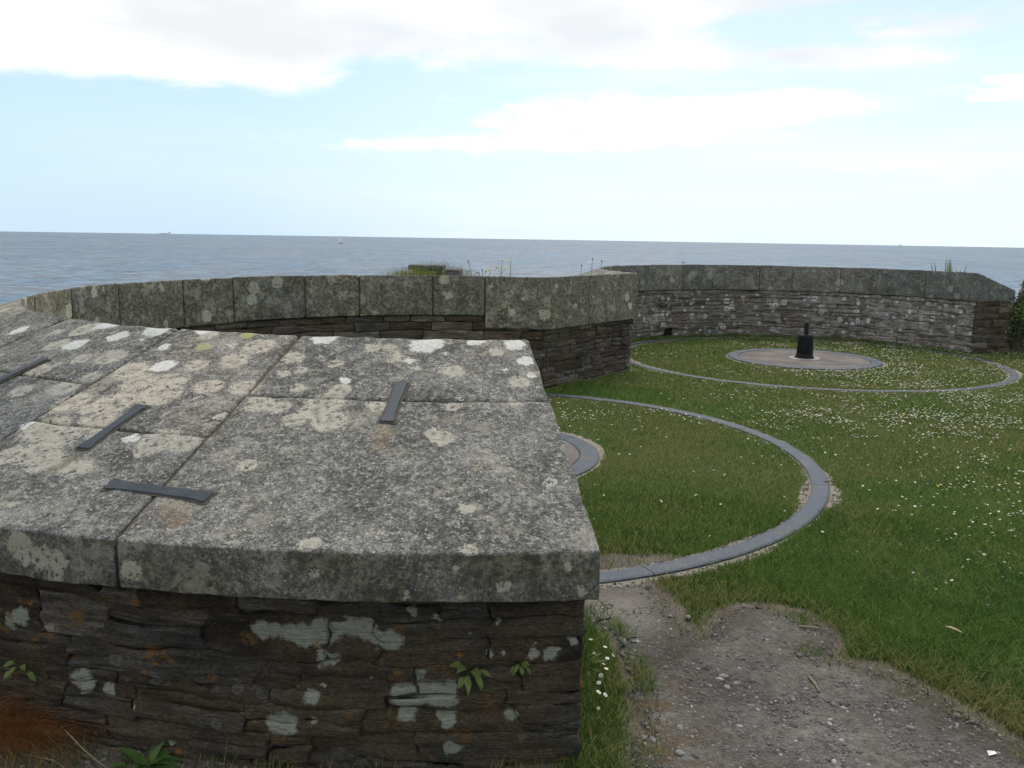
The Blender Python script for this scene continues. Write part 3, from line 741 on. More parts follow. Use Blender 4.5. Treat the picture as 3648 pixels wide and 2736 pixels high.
def rubble(parent, mapper, slen, z0, z1, mat, seed, hh, ll, depth, step, amp, gap=0.005, wave=0.018, name='stone', bev=0.012, hole=None, bed=False):
    R = random.Random(seed)
    z = z0; cnt = 0
    while z < z1 - 0.015:
        h = R.uniform(*hh) * (1.6 if R.random() < 0.22 else 1.0)
        if z + h > z1 - hh[0] * 0.8: h = z1 - z
        s = -R.uniform(0, ll[0])
        while s < slen - 0.03:
            l = R.uniform(*ll) * (1.7 if R.random() < 0.15 else 1.0)
            if hole and z < hole[3] and z + h > hole[2] and s + l > hole[0] and s < hole[1]:
                if s < hole[0] - 0.04: l = hole[0] - s
                else:
                    s = hole[1]; continue
            s0, s1 = max(0.0, s), min(slen, s + l)
            if slen - s1 < 0.06: s1 = slen
            s = s1
            if s1 - s0 < 0.03: continue
            subs = [(0, h)]
            if h > hh[0] * 1.7 and R.random() < 0.5:
                k = R.uniform(0.35, 0.65) * h; subs = [(0, k), (k, h)]
            for (a, b) in subs:
                prot = R.uniform(-0.012, 0.014); tilt = R.uniform(-0.05, 0.05); sd = R.uniform(0, 99)
                L = (s1 - s0 - gap, depth, b - a - gap)
                def mapf(P, s0=s0, z=z, a=a, prot=prot, tilt=tilt, L=L):
                    ss_ = s0 + gap / 2 + P[0]; zz = z + a + gap / 2 + P[2]
                    w = (wave * mnoise.noise(Vector((ss_ * 1.3, zz * 2.2, seed))) + wave * 0.8 * mnoise.noise(Vector((ss_ * 4.1, zz * 7.0, seed + 5)))) * (1.0 if zz < z1 - 0.03 else 0.2)
                    if 0.03 < ss_ < slen - 0.03: ss_ += wave * 1.6 * mnoise.noise(Vector((ss_ * 2.5, zz * 9.0, seed + 9)))
                    lean = tilt * (P[2] - L[2] / 2) + tilt * 0.5 * (P[0] - L[0] / 2)
                    return mapper(ss_, P[1] - depth + prot + lean, zz + w)
                me = rblock(L, min(bev, L[2] * 0.38), step, mapf, amp, 7.0, sd, name, strat=5.0 if bed and R.random() < 0.5 else 2.2, bed=bed and R.random() < 0.55)
                link(name, me, mat, parent); cnt += 1
        z += h
    return cnt

def arc_outer(c, r, th_start, sign=1):
    """s runs clockwise; outward is away from the centre"""
    return lambda s, d, z: (*polar(c, r + d, th_start - math.degrees(s / r)), z)
def arc_inner(c, r, th_start):
    return lambda s, d, z: (*polar(c, r - d, th_start + math.degrees(s / r)), z)
def straight(p, q, normal):
    p, q = Vector(p), Vector(q); t = (q - p).normalized(); n = Vector(normal).normalized()
    return lambda s, d, z: (p.x + t.x * s + n.x * d, p.y + t.y * s + n.y * d, z)
# note on handedness: block axes are (along, outward, up); a mirrored frame is turned back after building
def fix_normals(parent):
    for o in parent.children:
        if o.type == 'MESH' and len(o.data.polygons) > 5:
            me = o.data
            n = len(me.polygons); cen = np.zeros(n * 3); nor = np.zeros(n * 3); ar = np.zeros(n)
            me.polygons.foreach_get('center', cen); me.polygons.foreach_get('normal', nor); me.polygons.foreach_get('area', ar)
            cen = cen.reshape(-1, 3); nor = nor.reshape(-1, 3)
            if float((((cen - cen.mean(0)) * nor).sum(1) * ar).sum()) < 0:
                me.flip_normals()

def ring_core(name, c, th0, th1, prof, mat, parent, n=64):
    vs, fs = lathe(prof, n, c, th0, th1, closed_prof=True)
    return link(name, mesh(name, vs, fs, False), mat, parent)

# --- near wall
wall1 = thing('parapet_wall', 'lichen-spotted granite-capped curved wall in the foreground, wrapping round the near lawn ring', 'stone wall', (C1[0], C1[1], 0))
INV1 = Matrix.Translation((-C1[0], -C1[1], 0))
th1 = [75.3, 89, 100.1, 115.7, 127.2, 142.6, 153.7, 169, 182, 196, 209, 220, 231.3, 247.5, 259.3, 278.6]
split1 = [3.8, 4.1, 3.8, 4.1, 3.8, 4.1, 3.8, 4.1, 3.8, 4.1, 3.8, 4.1, 3.80, 4.105, 3.80]
for i in range(len(th1) - 1):
    a, b = th1[i], th1[i + 1]
    near = a >= 220
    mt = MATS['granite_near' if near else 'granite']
    st = 0.045 if near else 0.12
    zb = 0.74 if i == 0 else 0.89
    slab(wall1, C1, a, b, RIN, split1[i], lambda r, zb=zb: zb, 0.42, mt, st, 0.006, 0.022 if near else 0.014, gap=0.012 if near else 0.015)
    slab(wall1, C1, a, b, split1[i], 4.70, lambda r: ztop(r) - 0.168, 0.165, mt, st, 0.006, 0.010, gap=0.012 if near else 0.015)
ring_core('mortar_bed', C1, 75.6, 278.35, [(3.274, 0.93), (3.274, ztop(3.274) - 0.014), (4.672, ztop(4.672) - 0.010), (4.665, 0.72), (3.9, 0.98)], MATS['joint'], wall1, 80)
ring_core('core', C1, 75.6, 277.95, [(3.335, -0.15), (3.335, 0.93), (3.75, 1.02), (4.503, 0.80), (4.503, -0.15)], MATS['mortar'], wall1, 80)
nrng = random.Random(4)
n1 = rubble(wall1, arc_outer(C1, 4.52, 278.45), 3.37, -0.04, 0.697, MATS['slate_near'], 3, (0.045, 0.12), (0.13, 0.46), 0.12, (0.03, 0.05, 0.014), 0.018, wave=0.028, bev=0.008, gap=0.003, bed=True)
n2 = rubble(wall1, straight(polar(C1, 3.36, 278.5), polar(C1, 4.50, 278.5), (math.sin(rad(81.6)) * 1.0, 0.146)), 1.12, -0.04, 0.69, MATS['slate_near'], 5, (0.06, 0.11), (0.2, 0.45), 0.14, (0.06, 0.06, 0.05), 0.014)
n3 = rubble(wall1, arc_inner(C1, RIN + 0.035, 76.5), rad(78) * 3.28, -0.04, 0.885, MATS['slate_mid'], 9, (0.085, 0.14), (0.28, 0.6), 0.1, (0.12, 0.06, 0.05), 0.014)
# --- pier between the two emplacements, part of the near wall
Av, Bv = Vector(A_PT), Vector(B_PT)
abt = (Bv - Av).normalized(); abn = Vector((abt.y, -abt.x)); ab_len = (Bv - Av).length
for (s0, s1) in ((0.0, 0.93), (0.93, ab_len)):
    seed = random.uniform(0, 50)
    def mapf(P, s0=s0):
        q = Av + abt * (s0 + 0.003 + P[0]) - abn * P[1]
        zt_ = TOP - SLOPE * P[1]
        return (q.x, q.y, 0.735 + (zt_ - 0.735) * P[2] / 0.643)
    link('coping_slab', rblock((s1 - s0 - 0.006, 0.42, 0.643), 0.014, (0.12, 0.12, 0.12), mapf, 0.006, 6.0, seed, 'coping_slab'), MATS['granite'], wall1)
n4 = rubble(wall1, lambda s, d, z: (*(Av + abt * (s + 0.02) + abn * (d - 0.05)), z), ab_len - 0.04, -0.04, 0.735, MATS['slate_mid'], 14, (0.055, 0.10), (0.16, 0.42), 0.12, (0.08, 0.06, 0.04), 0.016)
def pier_core():
    m = MB()
    pts = [Av - abn * 0.072 + abt * 0.06, Bv - abn * 0.072 - abt * 0.06, Vector(polar(C2, 3.6, 200)), Vector(polar(C1, 3.8, 84))]
    vs = [(p.x, p.y, z) for z in (-0.1, 0.95) for p in pts]
    m.add(vs, [(0, 1, 2, 3), (7, 6, 5, 4), (0, 4, 5, 1), (1, 5, 6, 2), (2, 6, 7, 3), (3, 7, 4, 0)])
    m.obj('core', MATS['mortar'], wall1, False)
pier_core()

# iron cramps tying the slabs together
def cramp(c0, c1_):
    """c0, c1_: (r, theta) of the two ends on the sloping top"""
    def P(r, th): x, y = polar(C1, r, th); return Vector((x, y, ztop(r)))
    a, b = P(*c0), P(*c1_)
    t = (b - a); Ln = t.length; t.normalize()
    mid_th = 0.5 * (c0[1] + c1_[1])
    er = Vector((math.cos(rad(mid_th)), math.sin(rad(mid_th)), -SLOPE)).normalized()
    et = Vector((-math.sin(rad(mid_th)), math.cos(rad(mid_th)), 0))
    n = er.cross(et).normalized()
    if n.z < 0: n = -n
    s = n.cross(t).normalized()
    w, e = 0.024, 0.032
    out = [(-0.002, -e * 0.9), (0.006, -e), (0.022, -e * 0.97), (0.034, -w * 1.12), (Ln * 0.5, -w * 0.93), (Ln - 0.036, -w * 1.05), (Ln - 0.024, -e * 0.95), (Ln - 0.006, -e), (Ln + 0.003, -e * 0.85)]
    out = out + [(u, -v * random.uniform(0.85, 1.05)) for u, v in out[::-1]]
    k = len(out); vs = []; fs = []
    for hgt, ins in ((-0.004, 0.0), (0.006, 0.0), (0.0105, 0.0035)):
        for u, v in out:
            vv = v - math.copysign(ins, v); uu = u + (ins if u < Ln / 2 else -ins)
            vs.append(a + t * uu + s * vv + n * (hgt + 0.0015 * mnoise.noise(Vector((u * 30, v * 30, hgt * 9)))))
    for l in range(2):
        for j in range(k):
            fs.append((l * k + j, l * k + (j + 1) % k, (l + 1) * k + (j + 1) % k, (l + 1) * k + j))
    fs.append(tuple(range(2 * k, 3 * k)))
    me = mesh('iron_cramp', vs, fs, False)
    co = link('iron_cramp', me, MATS['cramp_iron'], wall1)
    bv = [a + t * (u + (0.006 if u > Ln / 2 else -0.006)) + s * (v * 1.16 + math.copysign(0.003, v)) + n * hh for hh in (-0.004, 0.0042) for u, v in out]  # dark mortar outline under the cramp, painting in the shade of its recess
    link('cramp_bed_shade', mesh('cramp_bed_shade', bv, [(j, (j + 1) % k, k + (j + 1) % k, k + j) for j in range(k)] + [tuple(range(k, 2 * k))], False), MATS['joint'], co)
cramp((3.669, 269.0), (3.967, 268.8)); cramp((3.937, 253.5), (4.25, 253.2)); cramp((3.66, 239.9), (3.95, 239.6)); cramp((4.433, 256.7), (4.462, 261.9))
fix_normals(wall1)
for o in wall1.children:
    o.matrix_parent_inverse = INV1

# --- far wall
wall2 = thing('parapet_wall', 'far curved granite-capped wall of pale lichened rubble behind the black iron post', 'stone wall', (C2[0], C2[1], 0))
INV2 = Matrix.Translation((-C2[0], -C2[1], 0))
th2 = [16.5, 34.3, 49.8, 61.3, 76.6, 87.5, 104, 115.6, 131, 147, 163, 178, 193, 207]
for i in range(len(th2) - 1):
    slab(wall2, C2, th2[i], th2[i + 1], RIN, 4.10, lambda r: 0.892, 0.42, MATS['granite_far'], 0.14, 0.007, 0.016)
ring_core('mortar_bed', C2, 16.8, 206.7, [(3.262, 0.93), (3.262, ztop(3.262) - 0.014), (4.06, ztop(4.06) - 0.012), (4.06, 0.93)], MATS['joint'], wall2, 70)
ring_core('core', C2, 17.2, 206.7, [(3.298, -0.1), (3.298, 0.94), (4.02, 0.94), (4.02, -0.1)], MATS['mortar_pale'], wall2, 70)
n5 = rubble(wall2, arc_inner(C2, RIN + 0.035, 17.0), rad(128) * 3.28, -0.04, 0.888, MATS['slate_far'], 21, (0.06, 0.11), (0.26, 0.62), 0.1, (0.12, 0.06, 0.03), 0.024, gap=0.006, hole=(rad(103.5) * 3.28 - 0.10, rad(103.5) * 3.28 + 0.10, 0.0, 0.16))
e0, e1 = polar(C2, RIN + 0.05, 16.6), polar(C2, 4.06, 16.6)
n6 = rubble(wall2, straight(e0, e1, (math.sin(rad(16.5)), -math.cos(rad(16.5)))), 0.80, -0.04, 0.888, MATS['slate_mid'], 23, (0.08, 0.13), (0.2, 0.45), 0.1, (0.1, 0.06, 0.05), 0.016)
# drain hole at the foot of the wall, its inner shade a near-black box
def drain():
    m = MB()
    def mp(s, d, z): return (*polar(C2, RIN + 0.035 - d, 120.5 + math.degrees(s / RIN)), z)
    o = [(-0.12, 0.0), (0.12, 0.0), (0.12, 0.20), (-0.12, 0.20)]
    m.add([mp(s_, -0.012, z) for s_, z in o] + [mp(s_, -0.06, z) for s_, z in o], [(0, 1, 2, 3), (7, 6, 5, 4), (0, 4, 5, 1), (1, 5, 6, 2), (2, 6, 7, 3), (3, 7, 4, 0)])
    m.obj('drain_hole', MATS['hole_shade'], wall2, False)
    link('drain_lintel', rblock((0.46, 0.12, 0.06), 0.015, (0.08, 0.06, 0.03), lambda P: mp(P[0] - 0.23, P[1] - 0.085, 0.165 + P[2]), 0.015, 7.0, 4.0, 'drain_lintel'), MATS['slate_far'], wall2)
fix_normals(wall2)
drain()
for o in wall2.children:
    o.matrix_parent_inverse = INV2
print('stones', n1, n2, n3, n4, n5, n6)

# --- low side wall running off to the right
wall3 = thing('side_wall', 'low dark rubble wall with ivy at the right edge', 'stone wall', (8.6, 14.85, 0))
sp, sq = Vector((8.50, 14.92)), Vector((12.6, 14.35))
snorm = (-0.14, -0.99)
n7 = rubble(wall3, straight(sp, sq, snorm), 4.1, -0.04, 0.86, MATS['slate_mid'], 31, (0.09, 0.15), (0.25, 0.6), 0.12, (0.15, 0.06, 0.06), 0.02)
def side_core():
    m = MB(); n = Vector(snorm).normalized()
    p = [sp - n * 0.02, sq - n * 0.02, sq - n * 0.6, sp - n * 0.6]
    vs = [(q.x, q.y, z) for z in (-0.1, 0.84) for q in p]
    m.add(vs, [(0, 1, 2, 3), (7, 6, 5, 4), (0, 4, 5, 1), (1, 5, 6, 2), (2, 6, 7, 3), (3, 7, 4, 0)])
    m.obj('core', MATS['mortar'], wall3, False)
side_core()
fix_normals(wall3)
for o in wall3.children:
    o.matrix_parent_inverse = Matrix.Translation((-8.6, -14.85, 0))

# ------------------------------------------------------------------ iron rings in the ground
def iron_ring(name, label, c, r0, r1, h, joints, mat, seg='rail_segment', cat='rail'):
    t = thing(name, label, cat, (c[0], c[1], 0))
    joints = sorted(joints)
    for i, a in enumerate(joints):
        b = joints[(i + 1) % len(joints)]
        if b <= a: b += 360
        g = math.degrees(0.003 / r1)
        j = random.uniform(-0.003, 0.003)
        prof = [(r0 + j, -0.03), (r0 + j, h * 0.72), (r0 + 0.012 + j, h), (r1 - 0.014 + j, h), (r1 + j, h * 0.65), (r1 + j, -0.03)]
        vs, fs = lathe(prof[::-1], max(8, int((b - a) / 3.5)), (0, 0), a + g, b - g, closed_prof=True)
        vs = [(x, y, z + (0.0025 * mnoise.noise(Vector((x * 3, y * 3, 1))) if z > 0 else 0)) for x, y, z in vs]
        me = mesh(seg, vs, fs, False)
        link(seg, me, mat, t)
    fix_normals(t)
    return t
iron_ring('gun_rail', 'large iron ring rail curving through the near lawn beside the gravel path', C1, RAIL - 0.066, RAIL + 0.066, 0.016, [-66, -18, 22, 78, 140, 210, 250], MATS['rail_iron'])
iron_ring('gun_rail', 'large iron ring rail in the far lawn encircling the black iron post', C2, RAIL - 0.055, RAIL + 0.055, 0.012, [-80, -30, 20, 80, 140, 200, 245], MATS['rail_iron'])
iron_ring('pivot_ring', 'small iron ring with gravel inside, half hidden behind the near wall end', C1, RING - 0.085, RING + 0.085, 0.018, [-60, 30, 120, 210], MATS['rail_iron'], 'ring_segment', 'iron ring')
iron_ring('pivot_ring', 'small iron ring around the pinkish pad at the black post', C2, RING - 0.085, RING + 0.085, 0.022, [-10, 100, 175, 250], MATS['rail_iron'], 'ring_segment', 'iron ring')
for c in (C1, C2):
    vs, fs = lathe([(0.0, 0.020), (0.30, 0.020), (0.60, 0.018), (0.80, 0.017), (0.83, 0.008), (0.845, 0.008), (0.86, 0.016), (0.99, 0.014)], 64)
    tag(link('concrete_pad', mesh('concrete_pad', vs, fs), MATS['pad_concrete'], None, (c[0], c[1], 0)), kind='structure')

# gun pivot
piv = thing('gun_pivot', 'squat black iron post with a narrow spindle on the far concrete pad', 'iron post', (C2[0] + 0.02, C2[1] + 0.02, 0.0))
for nm, prof in (('base_flange', [(0.0, 0.012), (0.165, 0.012), (0.167, 0.019), (0.145, 0.030), (0.133, 0.050), (0.126, 0.10), (0.0, 0.10)]),
                 ('post', [(0.0, 0.07), (0.128, 0.07), (0.125, 0.12), (0.113, 0.352), (0.110, 0.370), (0.097, 0.387), (0.066, 0.398), (0.0, 0.40)]),
                 ('spindle', [(0.0, 0.395), (0.045, 0.398), (0.040, 0.412), (0.034, 0.42), (0.033, 0.575), (0.029, 0.583), (0.0, 0.583)])):
    vs, fs = lathe(prof, 32)
    link(nm, mesh(nm, vs, fs), MATS['pivot_iron'], piv)
vs, fs = lathe([(0.15, 0.010), (0.16, 0.0235), (0.235, 0.0225), (0.26, 0.010)], 40)
vs = [(x * (1 + 0.10 * mnoise.noise(Vector((x * 9, y * 9, 2)))), y * (1 + 0.10 * mnoise.noise(Vector((x * 9, y * 9, 7)))), z) for x, y, z in vs]
link('mortar_collar', mesh('mortar_collar', vs, fs), MATS['chalk'], piv)
# ------------------------------------------------------------------ turf
def stuff_mesh(name, verts, tris, mat, attrs=None):
    me = bpy.data.meshes.new(name)
    me.vertices.add(len(verts)); me.vertices.foreach_set('co', np.ascontiguousarray(verts, np.float32).ravel())
    me.loops.add(tris.size); me.loops.foreach_set('vertex_index', np.ascontiguousarray(tris, np.int32).ravel())
    me.polygons.add(len(tris)); me.polygons.foreach_set('loop_start', np.arange(0, tris.size, 3, dtype=np.int32))
    me.update(calc_edges=True)
    for k, v in (attrs or {}).items():
        at = me.attributes.new(k, 'FLOAT', 'POINT'); at.data.foreach_set('value', v.astype(np.float32))
    return link(name, me, mat)
def walls_mask(x, y):
    """true where a wall stands or beyond it"""
    r1 = np.hypot(x - C1[0], y - C1[1]); r2 = np.hypot(x - C2[0], y - C2[1])
    w = in_sec1(x, y) & (r1 > 3.27) & (r1 < 4.53)
    w |= in_sec1(x, y) & (r1 >= 4.53) & (y > 3.4)
    w |= in_sec2(x, y) & (r2 > 3.27)
    side = (x - Av.x) * abt.y - (y - Av.y) * abt.x       # positive towards the lawn
    w |= (side < 0.03) & (r1 > 3.1) & (r2 > 3.1) & (y > 9.5) & (x < 2.2)
    w |= (y > 14.92 - 0.139 * (x - 8.5)) & (x > 7.9)
    w |= y > 17.2
    return w
def turf_density(x, y):
    r1 = np.hypot(x - C1[0], y - C1[1]); r2 = np.hypot(x - C2[0], y - C2[1])
    d = np.ones_like(x)
    d *= sstep(rail_gap(x, y, RAIL, 0.062) + 0.05 * (fbm(x, y, 2.5, 45, 2) - 0.5), -0.03, 0.02) * (np.minimum(r1, r2) > RING + 0.095)
    d *= 1 - 0.93 * sstep(sandy_field(x, y) + 0.5 * (fbm(x, y, 9, 41, 2) - 0.5), 0.35, 0.75)
    d *= 1 - 0.88 * sstep(bare_field(x, y) + 0.5 * (fbm(x, y, 7, 43, 2) - 0.5), 0.35, 0.75)
    d *= 0.55 + 0.6 * fbm(x, y, 3.0, 47, 3)
    pin = np.zeros(x.shape, bool); edge = np.full(x.shape, 9.0); k = y < 4.7
    pin[k] = inpoly(x[k], y[k], PATHD); edge[k] = segdist(x[k], y[k], PATHD)
    patchy = sstep(fbm(x, y, 6.0, 49, 3), 0.42, 0.66)
    d = np.where(pin, d * (0.25 + 0.75 * patchy) * 0.8 * (1 - sstep(edge, 0.0, 0.22 * fbm(x, y, 4.0, 55, 2) + 0.03)), d * np.clip(0.45 + edge / 0.18 + 0.4 * patchy, 0, 1))
    return np.where(walls_mask(x, y), 0, d)
def blades(N, amin, amax, dmin, dmax):
    az_ = rad(1) * rng.uniform(amin, amax, N); dd = rng.uniform(dmin, dmax, N)
    x = dd * np.sin(az_); y = dd * np.cos(az_)
    keep = rng.random(N) < turf_density(x, y)
    x, y, dd = x[keep], y[keep], dd[keep]
    n = len(x)
    r1 = np.hypot(x - C1[0], y - C1[1]); r2 = np.hypot(x - C2[0], y - C2[1])
    h = rng.uniform(0.018, 0.042, n) * (0.75 + 0.6 * fbm(x, y, 1.4, 51, 3))
    lush = sstep(x, 1.0, 1.9) * (1 - sstep(y, 4.6, 6.2))
    h *= 1 + 0.6 * lush
    strip = (x < 0.62) & (y < 4.2) & (x > 0.2)
    h = np.where(strip, h * rng.uniform(1.0, 2.3, n), h)
    foot = in_sec2(x, y) & (r2 > 3.05) | ((r1 > 2.99) & (r1 < 3.9) & (y > 9.6) & (x < 1.9))
    h = np.where(foot, h * 1.6, h)
    w = (0.0011 + 0.00022 * dd) * rng.uniform(0.7, 1.3, n)
    th = rng.uniform(0, 2 * math.pi, n); lean = rng.uniform(0.15, 1.0, n) * (1 + 0.5 * lush)
    la = th + rng.normal(0, 0.5, n) + 2.2 * (fbm(x, y, 0.9, 57, 2) - 0.5)
    z = ground_height(x, y) - 0.003
    pd = np.full(x.shape, 9.0); k = y < 5.0; pd[k] = segdist(x[k], y[k], PATH)
    dry = 0.88 * fbm(x, y, 1.3, 61, 4) + 0.32 * (1 - sstep(pd, 0.0, 0.35)) + 0.16 * (1 - sstep(np.abs(r1 - 2.4) , 0.0, 0.6)) * (y < 5.6) \
        - 0.10 * lush - 0.25 * foot - 0.25 * strip + 0.12 * (r2 < 2.8) + 0.10 * ((r1 < 2.8) & (y > 5.6))
    dry = np.clip(dry, 0, 1)
    cx, sx = np.cos(th), np.sin(th)
    lx, ly = np.cos(la) * lean * h, np.sin(la) * lean * h
    return x, y, z, h, w, cx, sx, lx, ly, dry
def build_grass():
    V, F, D = [], [], []; base = 0
    # near turf: blades of three triangles
    x, y, z, h, w, cx, sx, lx, ly, dry = blades(330000, -8, 46, 2.2, 6.2)
    n = len(x)
    p = np.stack([np.stack([x - cx * w, y - sx * w, z], -1), np.stack([x + cx * w, y + sx * w, z], -1),
                  np.stack([x + lx * .35 - cx * w * .8, y + ly * .35 - sx * w * .8, z + h * .6], -1), np.stack([x + lx * .35 + cx * w * .8, y + ly * .35 + sx * w * .8, z + h * .6], -1),
                  np.stack([x + lx, y + ly, z + h * .92], -1)], 1)
    b = (np.arange(n) * 5)[:, None]
    V.append(p.reshape(-1, 3)); F.append(np.concatenate([b + np.array([[0, 1, 3]]), b + np.array([[0, 3, 2]]), b + np.array([[2, 3, 4]])])); D.append(np.repeat(dry, 5)); base = n * 5
    x, y, z, h, w, cx, sx, lx, ly, dry = blades(620000, -10, 42, 6.0, 18.6)
    n = len(x)
    p = np.stack([np.stack([x - cx * w, y - sx * w, z], -1), np.stack([x + cx * w, y + sx * w, z], -1), np.stack([x + lx, y + ly, z + h], -1)], 1)
    b = (np.arange(n) * 3)[:, None] + base
    V.append(p.reshape(-1, 3)); F.append(b + np.array([[0, 1, 2]])); D.append(np.repeat(dry, 3)); base += n * 3
    # sparse tufts along the foot of the near wall, on the camera's side
    N = 5200
    x = rng.uniform(-2.4, 0.25, N); y = 7.268 - np.sqrt(np.maximum(0, 4.53 ** 2 - (x + 0.403) ** 2)) - np.abs(rng.normal(0, 0.22, N)) - 0.01
    keep = rng.random(N) < sstep(fbm(x, y, 5, 71, 3), 0.42, 0.62)
    x, y = x[keep], y[keep]; n = len(x)
    h = rng.uniform(0.02, 0.075, n); w = rng.uniform(0.001, 0.002, n); th = rng.uniform(0, 6.28, n); lean = rng.uniform(0.2, 1.1, n)
    cx, sx = np.cos(th), np.sin(th); lx, ly = np.cos(th + 1.3) * lean * h, np.sin(th + 1.3) * lean * h; z = np.zeros(n)
    p = np.stack([np.stack([x - cx * w, y - sx * w, z], -1), np.stack([x + cx * w, y + sx * w, z], -1), np.stack([x + lx, y + ly, z + h], -1)], 1)
    b = (np.arange(n) * 3)[:, None] + base
    V.append(p.reshape(-1, 3)); F.append(b + np.array([[0, 1, 2]])); D.append(np.repeat(rng.uniform(0.3, 1, n), 3))
    V, F, D = np.concatenate(V), np.concatenate(F), np.concatenate(D)
    print('grass triangles', len(F))
    tag(stuff_mesh('grass', V, F, MATS['grass'], {'dry': D}), 'short uneven lawn grass with dry yellowish patches', 'grass', kind='stuff')
build_grass()

# ------------------------------------------------------------------ gravel
def ico():
    t = (1 + 5 ** 0.5) / 2
    v = np.array([(-1, t, 0), (1, t, 0), (-1, -t, 0), (1, -t, 0), (0, -1, t), (0, 1, t), (0, -1, -t), (0, 1, -t), (t, 0, -1), (t, 0, 1), (-t, 0, -1), (-t, 0, 1)], float)
    v /= np.linalg.norm(v[0])
    f = np.array([(0, 11, 5), (0, 5, 1), (0, 1, 7), (0, 7, 10), (0, 10, 11), (1, 5, 9), (5, 11, 4), (11, 10, 2), (10, 7, 6), (7, 1, 8), (3, 9, 4), (3, 4, 2), (3, 2, 6), (3, 6, 8), (3, 8, 9), (4, 9, 5), (2, 4, 11), (6, 2, 10), (8, 6, 7), (9, 8, 1)])
    return v, f
IV, IF = ico()
def pebbles(x, y, z, s):
    n = len(x)
    v = IV[None] * (1 + rng.uniform(-0.32, 0.32, (n, 12, 1)))
    v = v * np.stack([s * rng.uniform(0.75, 1.3, n), s * rng.uniform(0.6, 1.0, n), s * rng.uniform(0.25, 0.6, n)], -1)[:, None, :]
    a = rng.uniform(0, 6.28, n); c, s_ = np.cos(a)[:, None], np.sin(a)[:, None]
    p = np.stack([v[..., 0] * c - v[..., 1] * s_ + x[:, None], v[..., 0] * s_ + v[..., 1] * c + y[:, None], v[..., 2] + z[:, None]], -1)
    f = IF[None] + (np.arange(n) * 12)[:, None, None]
    return p.reshape(-1, 3), f.reshape(-1, 3)
def build_gravel():
    N = 36000
    d = rng.uniform(2.2, 4.7, N); a = rad(1) * rng.uniform(2, 40, N)
    x, y = d * np.sin(a), d * np.cos(a)
    k = inpoly(x, y, PATHD) & (rng.random(N) < 0.25 + 0.9 * fbm(x, y, 2.5, 81, 3)); x, y = x[k], y[k]
    s = 0.0026 + 0.0080 * rng.random(len(x)) ** 3.0 + 0.014 * (rng.random(len(x)) < 0.03) * rng.random(len(x))
    N2 = 2600                                   # grit beside the near rail
    th = rng.uniform(-85, 60, N2); rr_ = RAIL + np.where(rng.random(N2) < 0.5, -1, 1) * (0.085 + np.abs(rng.normal(0, 0.06, N2)))
    x2, y2 = C1[0] + rr_ * np.cos(np.radians(th)), C1[1] + rr_ * np.sin(np.radians(th))
    k = rng.random(N2) < sandy_field(x2, y2); x2, y2 = x2[k], y2[k]
    s2 = 0.003 + 0.010 * rng.random(len(x2)) ** 3
    x3 = rng.uniform(-2.3, 0.2, 1500); y3 = 7.268 - np.sqrt(np.maximum(0, 4.53 ** 2 - (x3 + 0.403) ** 2)) - np.abs(rng.normal(0, 0.25, 1500))
    s3 = 0.003 + 0.012 * rng.random(1500) ** 3
    X, Y, Sz = np.concatenate([x, x2, x3]), np.concatenate([y, y2, y3]), np.concatenate([s, s2, s3])
    Z = np.concatenate([np.full(len(x), 0.011), np.full(len(x2), 0.003), np.full(1500, 0.003)])
    V, F = pebbles(X, Y, Z, Sz)
    print('gravel triangles', len(F))
    m, T, b = newmat('gravel_bits')
    g = T.new('ShaderNodeNewGeometry')
    c = T.ramp(g.outputs['Random Per Island'], [(0, (0.07, 0.064, 0.056)), (0.5, (0.13, 0.123, 0.113)), (0.9, (0.20, 0.195, 0.185)), (1, (0.34, 0.335, 0.32))])
    n = T.noise(g.outputs['Position'], 160, 3, 0.6)
    finish(T, b, T.mix(1.0, c, T.ramp(n, [(0.3, (0.7, 0.7, 0.7)), (0.7, (1.25, 1.25, 1.25))]), 'MULTIPLY'), 0.9, 0.2)
    tag(stuff_mesh('gravel', V, F, m), 'loose grey grit and small stones on the path', 'gravel', kind='stuff')
build_gravel()
LOOSE = [('flat grey stone lying on the path near the wall plants', 1.475, 3.38, 0.0), ]
def loose_stone(x, y, s, label, mat='loose_rock', flat=0.4, z=0.012):
    m = MB()
    n, k = 9, 6
    vs = []
    m.ball((0, 0, 0), 1.0, (1, 0.72, flat), n, k)
    sd = random.uniform(0, 50)
    m.v = [tuple(Vector(v) * (1 + 0.35 * mnoise.noise(Vector(v) * 1.3 + Vector((sd, 0, 0))))) for v in m.v]
    o = m.obj('loose_stone', MATS[mat])
    o.location = (x, y, z + s * flat * 0.3); o.scale = (s, s, s); o.rotation_euler = (random.uniform(-.2, .2), random.uniform(-.2, .2), random.uniform(0, 6))
    tag(o, label, 'stone', 'loose stones on the path')
loose_stone(0.529, 3.72, 0.026, 'rounded brown stone at the tip of the grass beside the wall end', flat=0.7)
loose_stone(0.578, 3.73, 0.017, 'small dark stone right beside the rounded brown stone')
loose_stone(0.92, 3.42, 0.024, 'largest of three grey stones clustered mid-path left of the grass tongue')
loose_stone(0.96, 3.36, 0.018, 'pointed grey stone in the cluster of three mid-path')
loose_stone(0.915, 3.33, 0.020, 'nearest grey stone of the cluster of three mid-path')
loose_stone(0.885, 4.00, 0.020, 'pale stone at the left edge of the grass tongue')
loose_stone(0.66, 3.02, 0.020, 'pale stone at the bottom of the path near the rusty moss')
loose_stone(0.63, 2.86, 0.022, 'pale stone lowest on the path by the wall-foot grass')
loose_stone(1.15, 4.62, 0.030, 'pale stone on the inner edge of the near rail')
loose_stone(0.93, 4.52, 0.030, 'dirty stone in the bare patch inside the near rail')
loose_stone(1.55, 3.05, 0.020, 'pale stone on the lower right of the path')

